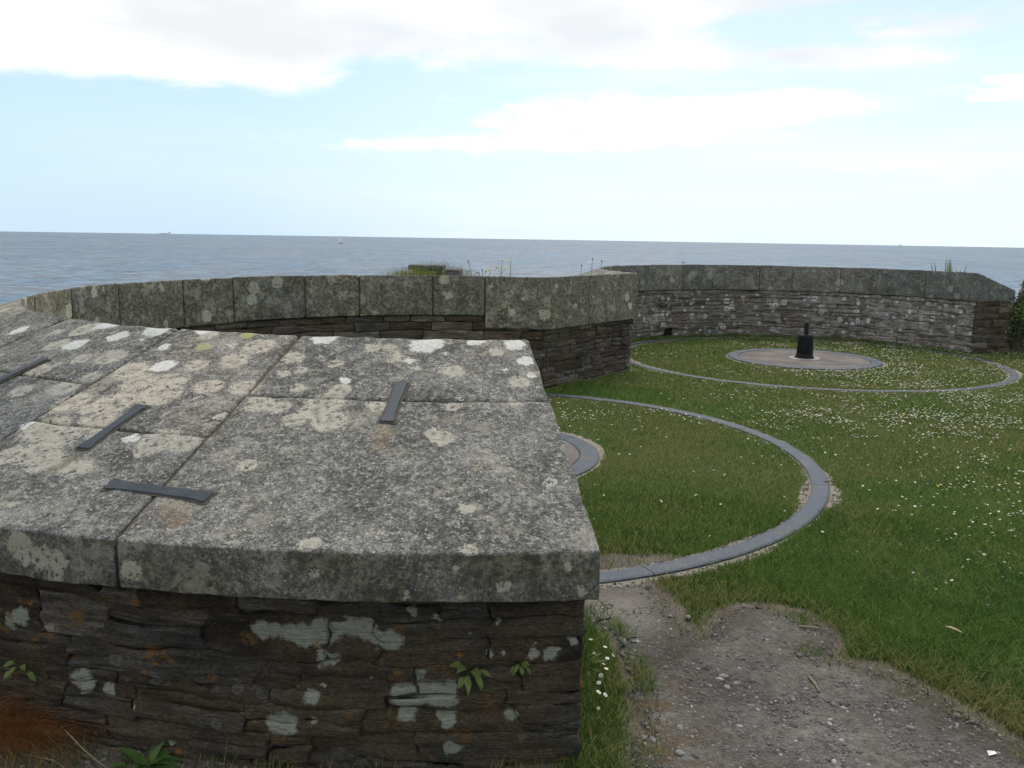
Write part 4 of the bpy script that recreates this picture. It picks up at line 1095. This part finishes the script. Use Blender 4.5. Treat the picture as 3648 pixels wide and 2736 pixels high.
# ------------------------------------------------------------------ daisies and other small flowers
def flower_mesh(name, r, petals, stem, mats, cup=0.25, eye=0.36):
    m = MB(); mi = []
    def count(k): mi.extend([k] * (len(m.f) - len(mi)))
    m.tube([(0, 0, 0), (0.15 * r, 0.1 * r, stem * 0.5), (0, 0, stem)], 0.0009, 0.0009, 3); count(0)
    for k in range(petals):
        a = 2 * math.pi * k / petals
        d = Vector((math.cos(a), math.sin(a), 0)); s = Vector((-math.sin(a), math.cos(a), 0)); w = r * math.pi / petals * 0.95
        b = Vector((0, 0, stem))
        m.add([b + d * r * 0.2, b + d * r * 0.75 - s * w + Vector((0, 0, cup * r * 0.6)), b + d * r + Vector((0, 0, cup * r)), b + d * r * 0.75 + s * w + Vector((0, 0, cup * r * 0.6))], [(0, 1, 2, 3)])
    count(1)
    m.ball((0, 0, stem + 0.12 * r), r * eye, (1, 1, 0.6), 6, 3); count(2)
    me = mesh(name, m.v, m.f, False)
    for x in mats: me.materials.append(MATS[x])
    me.polygons.foreach_set('material_index', mi)
    return me
daisy_mes = [flower_mesh('daisy', 0.0088, 9, 0.036, ('stalk_green', 'petal_white', 'petal_yellow')), flower_mesh('daisy', 0.0074, 8, 0.026, ('stalk_green', 'petal_white', 'petal_yellow'), 0.6)]
def lawn_points(N, amin, amax, dmin, dmax, field):
    a = rad(1) * rng.uniform(amin, amax, N); d = np.sqrt(rng.uniform(dmin ** 2, dmax ** 2, N))
    x, y = d * np.sin(a), d * np.cos(a)
    k = (rng.random(N) < field(x, y)) & (turf_density(x, y) > 0.35)
    return x[k], y[k]
def daisy_field(x, y):
    r1 = np.hypot(x - C1[0], y - C1[1]); r2 = np.hypot(x - C2[0], y - C2[1])
    cl = (0.25 + 0.75 * sstep(fbm(x, y, 0.8, 91, 3), 0.38, 0.60)) * (0.15 + 0.85 * sstep(fbm(x, y, 3.0, 93, 3), 0.38, 0.62))
    far = sstep(y, 6.5, 8.8)
    f = cl * far * np.where(r1 < 2.9, 0.45 * sstep(y, 7.8, 8.6), np.where((x < 2.3) & (y > 8.4) & (r2 > 3), 0.12, 1.0))
    f = np.where((r2 < 2.85) & (x < 3.9), f * 0.35, f)
    f = np.maximum(f, 0.03 * sstep(y, 4.4, 6.0))
    f = np.maximum(f, 0.22 * sstep(x - 0.42 * y, 0.0, 0.7) * sstep(y, 4.0, 5.0))
    return f
dx, dy = lawn_points(40000, 1, 40, 3.6, 17.2, daisy_field)
order = np.argsort(np.hypot(dx, dy)); dx, dy = dx[order], dy[order]
print('daisies', len(dx))
vis = [i for i in range(len(dx)) if not (dx[i] < 0.25 + 0.0 * dy[i]) and math.degrees(math.atan2(dx[i], dy[i])) < 31.0]
single = vis[:270]
for i in single:
    o = link('daisy', daisy_mes[i % 2], None, None, (dx[i], dy[i], 0.0))
    o.rotation_euler = (random.uniform(-0.45, 0.45) , random.uniform(-0.45, 0.45), random.uniform(0, 6.28)); o.scale = (random.uniform(0.8, 1.2),) * 3
    tag(o, 'small white daisy with a yellow eye growing singly in the lawn grass', 'daisy', 'daisies in the lawn')
def build_daisies():
    sset = set(single); rest = np.array([i for i in range(len(dx)) if i not in sset])
    me0 = [(np.array([v.co for v in m.vertices]), [tuple(p.vertices) for p in m.polygons], [p.material_index for p in m.polygons]) for m in daisy_mes]
    vs, fs, mi = [], [], []; b = 0
    for i in rest:
        v, f, k = me0[i % 2]
        c, s_ = math.cos(i), math.sin(i); tx, ty = random.uniform(-.45, .45), random.uniform(-.45, .45); sc = random.uniform(0.85, 1.3)
        p = np.stack([(v[:, 0] * c - v[:, 1] * s_) * sc, (v[:, 0] * s_ + v[:, 1] * c) * sc, v[:, 2] * sc], -1)
        p[:, 0] += p[:, 2] * tx; p[:, 1] += p[:, 2] * ty; p[:, 2] += (p[:, 0] * tx + p[:, 1] * ty) * -0.5 * (v[:, 2] > 0.02)
        p += np.array([dx[i], dy[i], 0.0])
        vs.append(p); fs += [tuple(q + b for q in t) for t in f]; mi += k; b += len(v)
    me = mesh('daisy_carpet', np.concatenate(vs), fs, False)
    for x in ('stalk_green', 'petal_white', 'petal_yellow'): me.materials.append(MATS[x])
    me.polygons.foreach_set('material_index', mi)
    tag(link('daisy_carpet', me), 'dense scatter of tiny white daisies over the far lawn', 'daisies', kind='stuff')
build_daisies()
butter = flower_mesh('buttercup', 0.010, 5, 0.06, ('stalk_green', 'petal_yellow', 'petal_yellow'), 0.5, 0.3)
bx, by = lawn_points(900, 8, 31, 5.5, 14.0, lambda x, y: 0.02 + 0.06 * sstep(x - 0.4 * y, 0, 1))
for i in range(min(16, len(bx))):
    o = link('buttercup', butter, None, None, (bx[i], by[i], 0)); o.rotation_euler = (random.uniform(-.4, .4), random.uniform(-.4, .4), random.uniform(0, 6))
    tag(o, 'tiny bright yellow buttercup in the lawn grass', 'buttercup', 'buttercups in the lawn')
big_daisy = flower_mesh('wall_daisy', 0.0105, 10, 0.080, ('stalk_green', 'petal_white', 'petal_yellow'), 0.15)
for i, (x, y, z) in enumerate(FLOW):
    o = link('wall_daisy', big_daisy, None, None, (x - 0.005 + random.uniform(-.02, .03), y + random.uniform(-.05, .05), 0.0)); q_ = random.uniform(0.7, 1.1); o.scale = (q_, q_, random.uniform(0.6, 1.2)); o.rotation_euler = (random.uniform(-0.2, .8), random.uniform(-.3, .7), random.uniform(-1.5, 1.5))
    tag(o, 'white daisy in the tall grass at the foot of the near wall end', 'daisy', 'daisies beside the near wall end')

# ------------------------------------------------------------------ plants by the near wall
def ovate(t): return (math.sin(math.pi * min(1, 0.05 + 0.95 * t)) ** 0.75) * (1 - 0.25 * t)
def dock(x, y):
    t = thing('dock_plant', 'low broad-leaved green dock at the foot of the near wall', 'plant', (x, y, 0))
    for k in range(26):
        a = k * 2.4 + random.uniform(-.3, .3); e = random.uniform(0.15, 0.7) if k > 4 else random.uniform(0.8, 1.2)
        d = Vector((math.cos(a) * math.cos(e), math.sin(a) * math.cos(e), math.sin(e)))
        m = MB(); m.leaf((random.uniform(0, .06) * math.cos(a), random.uniform(0, .05) * math.sin(a), 0.005), d, (0, 0, 1) if e < 1.2 else (-math.cos(a), -math.sin(a), 0.3), random.uniform(0.05, 0.095), random.uniform(0.032, 0.05), 0.5, 6, ovate)
        m.obj('leaf', MATS['leaf'], t)
dock(-1.27, 2.75)
def pennywort(x, y, z, n, s, label):
    t = thing('wall_plant', label, 'plant', (x, y, z))
    for k in range(n):
        a = random.uniform(-2.6, -0.5) if k % 2 else random.uniform(-3.1, 0.0); el_ = random.uniform(-0.7, 0.9)
        d = Vector((math.cos(a) * math.cos(el_), -abs(math.sin(a)) * math.cos(el_) * 0.7, math.sin(el_))) * s * random.uniform(0.6, 1.1)
        st = MB(); st.tube([(0, 0.02, 0), tuple(d * 0.5 + Vector((0, 0, 0.01 * s))), tuple(d)], 0.0016, 0.0012, 4)
        st.obj('stem', MATS['stalk_green'], t)
        lf = MB(); lf.leaf(d * 0.8, d + Vector((0, -0.3 * s, -0.2 * s)), (0, -0.6, 1), s * random.uniform(0.6, 0.95), s * random.uniform(0.4, 0.6), 0.7, 5, ovate)
        lf.obj('leaf', MATS['leaf_pale'], t)
pennywort(-0.129, 2.745, 0.375, 11, 0.05, 'larger fleshy green plant sprouting from the near wall face')
pennywort(0.046, 2.757, 0.405, 8, 0.032, 'smaller green plant sprouting from the near wall face closer to the corner')
pennywort(-1.78, 2.93, 0.27, 6, 0.045, 'dark scrubby plant in the near wall face at the left edge')
def tuft(name, label, cat, mat, x, y, n, hl, spread, lean, w=0.0012, arch=0.6, dry=0.4, z=0.0, wild=0.28):
    V, F, D = [], [], []
    for i in range(n):
        bx_, by_ = random.gauss(0, spread[0]), random.gauss(0, spread[1])
        L = random.uniform(*hl); a = random.uniform(0, 6.28)
        d = Vector((lean[0] + random.gauss(0, wild), lean[1] + random.gauss(0, wild), lean[2] + random.gauss(0, wild * 0.6))).normalized()
        s = Vector((math.cos(a), math.sin(a), 0)) * w * random.uniform(0.7, 1.3)
        b = len(V); prev = None
        for k in range(4):
            t = k / 3
            c = Vector((bx_, by_, 0)) + d * (L * t) + Vector((lean[0] * arch * L * t * t, lean[1] * arch * L * t * t, -arch * L * t * t * 0.75))
            c.z = max(c.z, 0.001)
            V += [tuple(c - s * (1 - 0.85 * t)), tuple(c + s * (1 - 0.85 * t))]
        for k in range(3):
            F += [(b + 2 * k, b + 2 * k + 1, b + 2 * k + 3), (b + 2 * k, b + 2 * k + 3, b + 2 * k + 2)]
        D += [random.uniform(0, dry)] * 8
    o = stuff_mesh(name, np.array(V), np.array(F), MATS[mat], {'dry': np.array(D)})
    o.location = (x, y, z)
    tag(o, label, cat, kind='stuff' if n < 500 and name == 'grass_tuft' else None)
    return o
tuft('dry_grass_tuft', 'thick tuft of rusty brown dry grass at the lower left corner', 'grass tuft', 'red_grass', -2.02, 2.93, 3400, (0.18, 0.36), (0.18, 0.04), (0.62, -0.30, 0.85), 0.0010, 0.5, wild=0.45)
tuft('grass_tuft', 'small green grass tuft rising behind the rusty grass at the left edge', 'grass tuft', 'long_grass', -2.08, 3.0, 160, (0.18, 0.34), (0.08, 0.02), (0.3, -0.3, 0.9), 0.0013, 0.4)
tuft('grass_tuft', 'pale straw blades standing against the near wall foot', 'grass tuft', 'long_grass', -0.98, 2.66, 26, (0.06, 0.17), (0.20, 0.05), (0.05, -0.1, 1.0), 0.0014, 0.2, 1.0)
tuft('grass_tuft', 'longer green grass clump low against the near wall end', 'grass tuft', 'grass', 0.36, 2.92, 420, (0.05, 0.13), (0.035, 0.16), (0.45, -0.15, 0.8), 0.0016, 0.5, 0.7)
tuft('grass_tuft', 'green grass clump around the plantain stalks at the wall end', 'grass tuft', 'grass', 0.34, 3.42, 420, (0.05, 0.12), (0.03, 0.15), (0.35, -0.1, 0.85), 0.0016, 0.5, 0.5)
pl = thing('plantain', 'plantain with three dark seed heads arching from the near wall end', 'plant', (0.33, 3.48, 0))
for k, (hx, hy, hz) in enumerate(((0.382, 3.42, 0.259), (0.418, 3.45, 0.252), (0.53, 3.45, 0.17))):
    h_ = Vector((hx - 0.33, hy - 3.48, hz)); st = MB()
    pts = [Vector((0.0, 0.01 * k, 0)), Vector((h_.x * 0.18, h_.y * 0.3, hz * 0.5)), Vector((h_.x * 0.5, h_.y * 0.7, hz * 0.87)), Vector((h_.x * 0.85, h_.y, hz * 0.995)), h_]
    st.tube(pts, 0.0016, 0.0012, 5)
    so = st.obj('stem', MATS['stalk_green'], pl)
    dr = Vector((0.93, 0.0, 0.30 if k < 2 else 0.02)).normalized()
    sh = MB(); sh.tube([h_ - dr * 0.003, h_ + dr * 0.004, h_ + dr * 0.014, h_ + dr * 0.020], 0.0042, 0.003, 7)
    sh.obj('seed_head', MATS['seed_dark'], so)
for k in range(6):
    m = MB(); a = random.uniform(-1.5, 1.2)
    m.leaf((0, 0, 0.003), (math.cos(a), math.sin(a), random.uniform(0.5, 1.2)), (0, 0, 1), random.uniform(0.08, 0.13), 0.014, 0.4, 5)
    m.obj('leaf', MATS['leaf'], pl)
# twigs, leaves and scraps lying about
def lying(name, label, cat, mat, pts, r0, r1=None, z=0.0):
    m = MB(); c = Vector(pts[0]); m.tube([Vector(p) - c for p in pts], r0, r1, 5)
    o = m.obj(name, MATS[mat]); o.location = c; tag(o, label, cat)
lying('stick', 'short pale stick lying on the gravel in the middle of the path', 'stick', 'twig', [(1.285, 3.42, 0.02), (1.29, 3.36, 0.022), (1.288, 3.30, 0.019)], 0.006, 0.005)
lying('stick', 'pale stick at the grassy edge of the path under the lawn', 'stick', 'twig', [(1.40, 3.90, 0.022), (1.46, 3.89, 0.024), (1.50, 3.885, 0.02)], 0.006, 0.004)
lying('stick', 'thin straw lying on the lower left ground by the dock', 'stick', 'twig', [(-1.70, 2.78, 0.02), (-1.55, 2.70, 0.05), (-1.42, 2.63, 0.02)], 0.0018, 0.0012)
lying('stick', 'dry root end with pale bark left of the dock', 'stick', 'twig', [(-1.56, 2.80, 0.10), (-1.46, 2.73, 0.07), (-1.36, 2.68, 0.035), (-1.31, 2.66, 0.012)], 0.0026, 0.0018)
lying('stick', 'fine straw fragment lying in the lawn right of the near rail', 'stick', 'twig', [(2.42, 6.45, 0.02), (2.47, 6.47, 0.025), (2.52, 6.47, 0.02)], 0.005, 0.004)
def fallen_leaf(x, y, z, L, w, a, label, mat='twig'):
    m = MB(); m.leaf((0, 0, 0.004), (math.cos(a), math.sin(a), 0.15), (0, 0, 1), L, w, 0.2, 6)
    o = m.obj('fallen_leaf', MATS[mat]); o.location = (x, y, z); tag(o, label, 'leaf')
fallen_leaf(2.08, 3.86, 0.05, 0.085, 0.022, -0.9, 'brown fallen leaf on the lawn at the right')
fallen_leaf(-0.14, 2.97, 1.028, 0.045, 0.02, 0.2, 'curled brown leaf lying on the near coping')
scrap = MB(); scrap.add([(0, 0, 0.004), (0.035, 0.008, 0.008), (0.036, 0.028, 0.006), (0.004, 0.02, 0.012)], [(0, 1, 2, 3)])
o = scrap.obj('paper_scrap', MATS['paper'], None, False); o.location = (1.755, 2.87, 0.012); tag(o, 'small white paper scrap on the path at the lower right corner', 'litter')

# ------------------------------------------------------------------ plants and stones beyond the walls
def shelter():
    t = thing('overgrown_slab', 'flat weathered concrete slab on a stone footing, sunk in tall grass beyond the wall', 'concrete slab', (-1.5, 15.1, 0.55))
    def bxx(name, lo, hi, mat, top=None):
        L = tuple(hi[i] - lo[i] for i in range(3))
        me = rblock(L, 0.02, (0.15, 0.15, 0.1), lambda P: (lo[0] + P[0] * (1 if top is None else (1 - top * P[2] / L[2])), lo[1] + P[1], lo[2] + P[2]), 0.012, 4.0, random.uniform(0, 9), name)
        return link(name, me, MATS[mat], t)
    bxx('footing', (-0.25, -0.1, -0.3), (0.22, 0.4, 0.70), 'rock')
    bxx('roof_slab', (-0.32, -0.12, 0.71), (0.28, 0.5, 0.785), 'rock')
    bxx('fallen_block', (0.34, -0.50, -0.3), (0.70, 0.1, 0.735), 'rock', 0.28)
    return t
shelter()
tuft('grass_mound', 'tall green grass growing round the concrete slab beyond the wall', 'grass tuft', 'long_grass', -1.70, 14.75, 3000, (0.70, 0.92), (0.17, 0.05), (0.02, 0.0, 1.0), 0.0045, 0.15, 0.5, 0.54)
tuft('grass_mound', 'grass fringe rising behind the top of the concrete slab', 'grass tuft', 'long_grass', -1.42, 15.85, 1100, (0.70, 0.98), (0.15, 0.05), (0.05, 0.0, 1.0), 0.0045, 0.10, 0.6, 0.53)
tuft('grass_mound', 'grass patch at the right end of the concrete slab', 'grass tuft', 'long_grass', -1.06, 15.6, 600, (0.60, 0.82), (0.08, 0.05), (0.05, 0.0, 1.0), 0.0045, 0.10, 0.6, 0.60)
def stalk_plant(x, y, z0, z1, label, flowers, mat, leafy=4, dx_=0.0, group=None, branch=3):
    t = thing('flowering_plant' if flowers else 'wild_stalk', label, 'plant', (x, y, z0), group)
    H = z1 - z0
    tip = Vector((dx_, 0, H)); bend = Vector((dx_ * 0.3 + random.uniform(-.02, .02), 0, H * 0.55))
    m = MB(); m.tube([(0, 0, 0), bend, tip], 0.006, 0.0028, 5)
    st = m.obj('stem', MATS[mat], t)
    ends = [tip]
    for k in range(branch):
        q = bend.lerp(tip, random.uniform(-0.5, 0.7)) if k else bend
        e = q + Vector((random.choice((-1, 1)) * random.uniform(0.05, 0.11), 0, random.uniform(0.05, 0.12)))
        b = MB(); b.tube([q, q.lerp(e, 0.5) + Vector((0, 0, -0.01)), e], 0.0035, 0.002, 4); b.obj('branch', MATS[mat], t); ends.append(e)
    for e in ends:
        for k in range(3):
            b = MB(); o_ = Vector((random.uniform(-.012, .012), 0, random.uniform(-0.03, 0.006)))
            if flowers and random.random() < 0.75:
                b.ball(e + o_ * 1.4, 0.015, (1, 1, 0.75), 6, 4); b.obj('flower', MATS['petal_pale'], t)
            else:
                b.ball(e + o_, 0.0065, (0.8, 0.8, 1.6), 5, 4); b.obj('bud', MATS[mat], t)
    for k in range(leafy):
        a = random.uniform(0, 6.28); b = MB()
        b.leaf((0, 0, H * random.uniform(0.35, 0.75)), (math.cos(a), math.sin(a), random.uniform(0.2, 1)), (0, 0, 1), random.uniform(0.04, 0.08), 0.02, 0.3, 4)
        b.obj('leaf', MATS['leaf'], t)
stalk_plant(-0.19, 11.95, 0.85, 1.53, 'tall wild plant with pale yellow flowers above the wall', True, 'stalk_brown', 3, 0.03, None, 4)
stalk_plant(-0.06, 11.9, 0.85, 1.555, 'thin stalk topped by one bright yellow flower head above the wall', True, 'stalk_brown', 0, 0.02, None, 0)
stalk_plant(-0.31, 11.85, 0.85, 1.41, 'short stalk with yellow flowers left of the tall yellow one', True, 'stalk_green', 3, -0.02, None, 2)
stalk_plant(-0.52, 12.0, 0.85, 1.51, 'leaning bare brown stalk right of the grassy slab', False, 'stalk_brown', 2, -0.11, None, 4)
for i, (x, z) in enumerate(((-0.47, 1.36), (-0.42, 1.40), (-0.385, 1.37))):
    stalk_plant(x, 11.9, 0.85, z, ('leafy short stalk next to the leaning bare stalk', 'middle leafy stalk of the row above the wall', 'leafy stalk left of the yellow flowers')[i], False, 'stalk_green', 10, random.uniform(-.01, .01), 'leafy stalks above the wall', 2)
for i, (x, y, z, d) in enumerate(((1.13, 12.9, 1.545, 0.03), (1.02, 12.9, 1.46, -0.02), (1.33, 13.6, 1.50, 0.04))):
    stalk_plant(x, y, 0.75, z, ('tallest dry stalk at the wall junction', 'short dry stalk left at the wall junction', 'dry bent stalk right at the wall junction')[i], False, 'stalk_brown', 0, d, 'dry stalks at the wall junction', 1)
def sword_plant():
    t = thing('spiky_plant', 'clump of green sword-shaped leaves poking above the far wall', 'plant', (8.6, 17.3, 0.88))
    for k in range(15):
        xo = random.uniform(-0.30, 0.30) if k > 4 else random.uniform(0.0, 0.10); hgt = random.uniform(0.50, 0.66) if k > 4 else random.uniform(0.64, 0.74)
        m = MB(); m.leaf((xo * 0.6, random.uniform(-.1, .1), -0.2), (xo * 0.9, 0.0, 1), (0, -1, 0.1), hgt + 0.2, 0.05, 0.05, 5, lambda q: (1 - q) ** 0.6)
        m.obj('leaf', MATS['leaf_pale'], t)
sword_plant()
def rock(name, c, s, label, mat='rock', seed=3.0, parent=None):
    m = MB(); m.ball((0, 0, 0), 1.0, (1, 1, 1), 22, 14)
    m.v = [tuple(Vector((v[0] * s[0], v[1] * s[1], v[2] * s[2])) * (1 + 0.30 * mnoise.fractal(Vector(v) * 1.2 + Vector((seed, 0, 0)), 1.0, 2.0, 4))) for v in m.v]
    o = m.obj(name, MATS[mat], parent); o.location = c; return tag(o, label, 'rock')
r_ = rock('boulder', (9.95, 15.9, 0.70), (0.55, 0.5, 0.85), 'grey leaning boulder cut off by the right edge above the wall')
def ivy(x, y, z, s, n, label, mat='leaf_dark', nrm=(-0.14, -0.99, 0.3)):
    m = MB()
    for i in range(n):
        p = Vector((random.gauss(0, s[0]), -abs(random.gauss(0, s[1])) , random.gauss(0, s[2])))
        d = Vector((random.uniform(-1, 1), random.uniform(-0.6, 0.1), random.uniform(-1, 0.8)))
        m.leaf(p, d, Vector(nrm) + Vector((random.uniform(-.6, .6), 0, random.uniform(-.3, .8))), random.uniform(0.03, 0.06), random.uniform(0.025, 0.045), 0.2, 2, ovate)
    o = m.obj('ivy', MATS[mat], None, False); o.location = (x, y, z); tag(o, label, 'ivy')
ivy(8.62, 14.80, 0.42, (0.08, 0.05, 0.24), 340, 'dark ivy hanging in the corner between far wall end and side wall')
ivy(8.62, 14.78, 0.72, (0.09, 0.04, 0.06), 200, 'yellow-green leaves at the top of the corner ivy', 'leaf_pale')
ivy(9.2, 14.95, 0.92, (0.42, 0.14, 0.05), 650, 'dense greenery spilling over the top of the side wall')
pk = thing('thrift_plant', 'pink flowering plant on top of the side wall at the right edge', 'plant', (8.98, 15.1, 0.93))
for k in range(16):
    m = MB(); p = Vector((random.uniform(-0.16, 0.3), random.uniform(-.1, .1), random.uniform(0.06, 0.17)))
    m.tube([(p.x * 0.6, p.y * 0.6, -0.1), tuple(p)], 0.003, 0.002, 3); s0 = m.obj('stem', MATS['stalk_green'], pk)
    b = MB(); b.ball(p, 0.018, (1, 1, 0.8), 6, 4); b.obj('flower', MATS['petal_pink'], pk)

# ------------------------------------------------------------------ on and above the sea
sb = thing('sailboat', 'white-sailed yacht far out on the sea', 'sailboat', (-585, 2950, -30.7))
sb.rotation_euler = (0, rad(-3), rad(25)); sb.scale = (1.9, 1.9, 2.3)
hl = []
for k, (x, w) in enumerate(((-4.5, 1.0), (-2, 1.6), (1, 1.6), (3.5, 0.9), (5.2, 0.05))):
    hl += [(x, -w, 1.1), (x * 0.93, 0, -0.4), (x, w, 1.1)]
fs = []
for k in range(4):
    a = k * 3
    fs += [(a, a + 1, a + 4, a + 3), (a + 1, a + 2, a + 5, a + 4), (a, a + 3, a + 5, a + 2)]
fs += [(0, 2, 1)]
link('hull', mesh('hull', hl, fs, False), MATS['hull'], sb)
m = MB(); m.tube([(0.6, 0, 0.8), (0.6, 0, 12.6)], 0.09, 0.06, 6); m.obj('mast', MATS['sail_white'], sb)
def sail(name, pts, belly):
    n = 7; vs = []; fs = []
    p0, p1, p2 = (Vector(p) for p in pts)         # tack, head, clew
    for side in (0, 0.04):
        for i in range(n + 1):
            for j in range(n + 1):
                u, v = i / n, j / n
                q = (p0.lerp(p1, v)).lerp(p2.lerp(p1, v), u); q.y += belly * math.sin(math.pi * u) * math.sin(math.pi * min(1, v * 0.9 + 0.05)) + side
                vs.append(q)
        b = 0 if side == 0 else (n + 1) ** 2
        for i in range(n):
            for j in range(n):
                a = b + i * (n + 1) + j; fs.append((a, a + 1, a + n + 2, a + n + 1))
    link(name, mesh(name, vs, fs), MATS['sail_white'], sb)
sail('mainsail', ((0.5, 0, 2.0), (0.5, 0, 12.2), (-4.6, 0.9, 2.2)), 0.8)
sail('foresail', ((4.9, 0, 1.6), (0.7, 0, 11.0), (0.0, 0.9, 1.9)), 0.8)
def ship(x, y, L, H, label, rz):
    t = thing('cargo_ship', label, 'ship', (x, y, -30.0 - (x * x + y * y) / 12742000.0)); t.rotation_euler = (0, 0, rz)
    hw = L * 0.075
    sec = [(-L / 2, hw * 0.9), (-L * 0.3, hw), (L * 0.3, hw), (L * 0.44, hw * 0.55), (L / 2, hw * 0.04)]
    vs = []; fs = []
    for x_, w in sec: vs += [(x_, -w, H), (x_ * 0.98, -w * 0.8, -2), (x_ * 0.98, w * 0.8, -2), (x_, w, H)]
    for k in range(4):
        a = k * 4
        fs += [(a, a + 1, a + 5, a + 4), (a + 1, a + 2, a + 6, a + 5), (a + 2, a + 3, a + 7, a + 6), (a + 3, a, a + 4, a + 7)]
    fs += [(0, 3, 2, 1)]
    link('hull', mesh('hull', vs, fs, False), MATS['ship_hazed'], t)
    for nm, lo, hi in (('superstructure', (-L * 0.44, -hw * 0.7, H), (-L * 0.30, hw * 0.7, H * 3.0)), ('funnel', (-L * 0.41, -hw * 0.25, H * 3.0), (-L * 0.36, hw * 0.25, H * 3.8)), ('deck_cargo', (-L * 0.22, -hw * 0.7, H), (L * 0.30, hw * 0.7, H * 1.5))):
        b = MB(); v = [(x_, y_, z_) for z_ in (lo[2], hi[2]) for x_, y_ in ((lo[0], lo[1]), (hi[0], lo[1]), (hi[0], hi[1]), (lo[0], hi[1]))]
        b.add(v, [(3, 2, 1, 0), (4, 5, 6, 7), (0, 1, 5, 4), (1, 2, 6, 5), (2, 3, 7, 6), (3, 0, 4, 7)]); b.obj(nm, MATS['ship_hazed'], t, False)
ship(-4790, 12000, 150, 9, 'hazy cargo ship on the horizon at the left', rad(205))
ship(5300, 12000, 40, 9, 'tiny hazy vessel on the horizon at the right', rad(20))
def gull(x, y, z):
    m = MB()
    prof = [(-0.26, 0.015), (-0.16, 0.05), (0.0, 0.075), (0.14, 0.065), (0.22, 0.04), (0.27, 0.042), (0.31, 0.025), (0.37, 0.004)]
    n = 8; vs = []; fs = []
    for px_, r in prof:
        for j in range(n):
            t = 2 * math.pi * j / n; vs.append((px_, r * math.cos(t), r * math.sin(t) * 0.9))
    for k in range(len(prof) - 1):
        for j in range(n): fs.append((k * n + j, k * n + (j + 1) % n, (k + 1) * n + (j + 1) % n, (k + 1) * n + j))
    m.add(vs, fs)
    for s in (-1, 1):
        w = [(0.12, s * 0.05, 0.04), (-0.08, s * 0.05, 0.04), (0.18, s * 0.30, 0.16), (-0.02, s * 0.32, 0.15), (0.06, s * 0.62, 0.10), (-0.04, s * 0.60, 0.09), (-0.10, s * 0.78, 0.05)]
        w = w + [(a, b, c - 0.012) for a, b, c in w]
        q = [(0, 1, 3, 2), (2, 3, 5, 4), (4, 5, 6), (7, 9, 10, 8), (9, 11, 12, 10), (11, 13, 12), (0, 2, 9, 7), (2, 4, 11, 9), (1, 8, 10, 3), (3, 10, 12, 5), (4, 6, 13, 11), (5, 12, 13, 6)]
        m.add(w, q)
    m.add([(-0.24, -0.03, 0.0), (-0.24, 0.03, 0.0), (-0.38, 0.07, 0.0), (-0.38, -0.07, 0.0), (-0.24, -0.03, -0.01), (-0.24, 0.03, -0.01), (-0.38, 0.07, -0.01), (-0.38, -0.07, -0.01)], [(0, 1, 2, 3), (7, 6, 5, 4), (0, 4, 5, 1), (1, 5, 6, 2), (2, 6, 7, 3), (3, 7, 4, 0)])
    o = m.obj('seabird', MATS['feather_dark']); o.location = (x, y, z); o.rotation_euler = (0.1, 0, rad(25)); tag(o, 'small dark seabird flying low over the sea', 'bird')
gull(29.1, 150, -2.2)
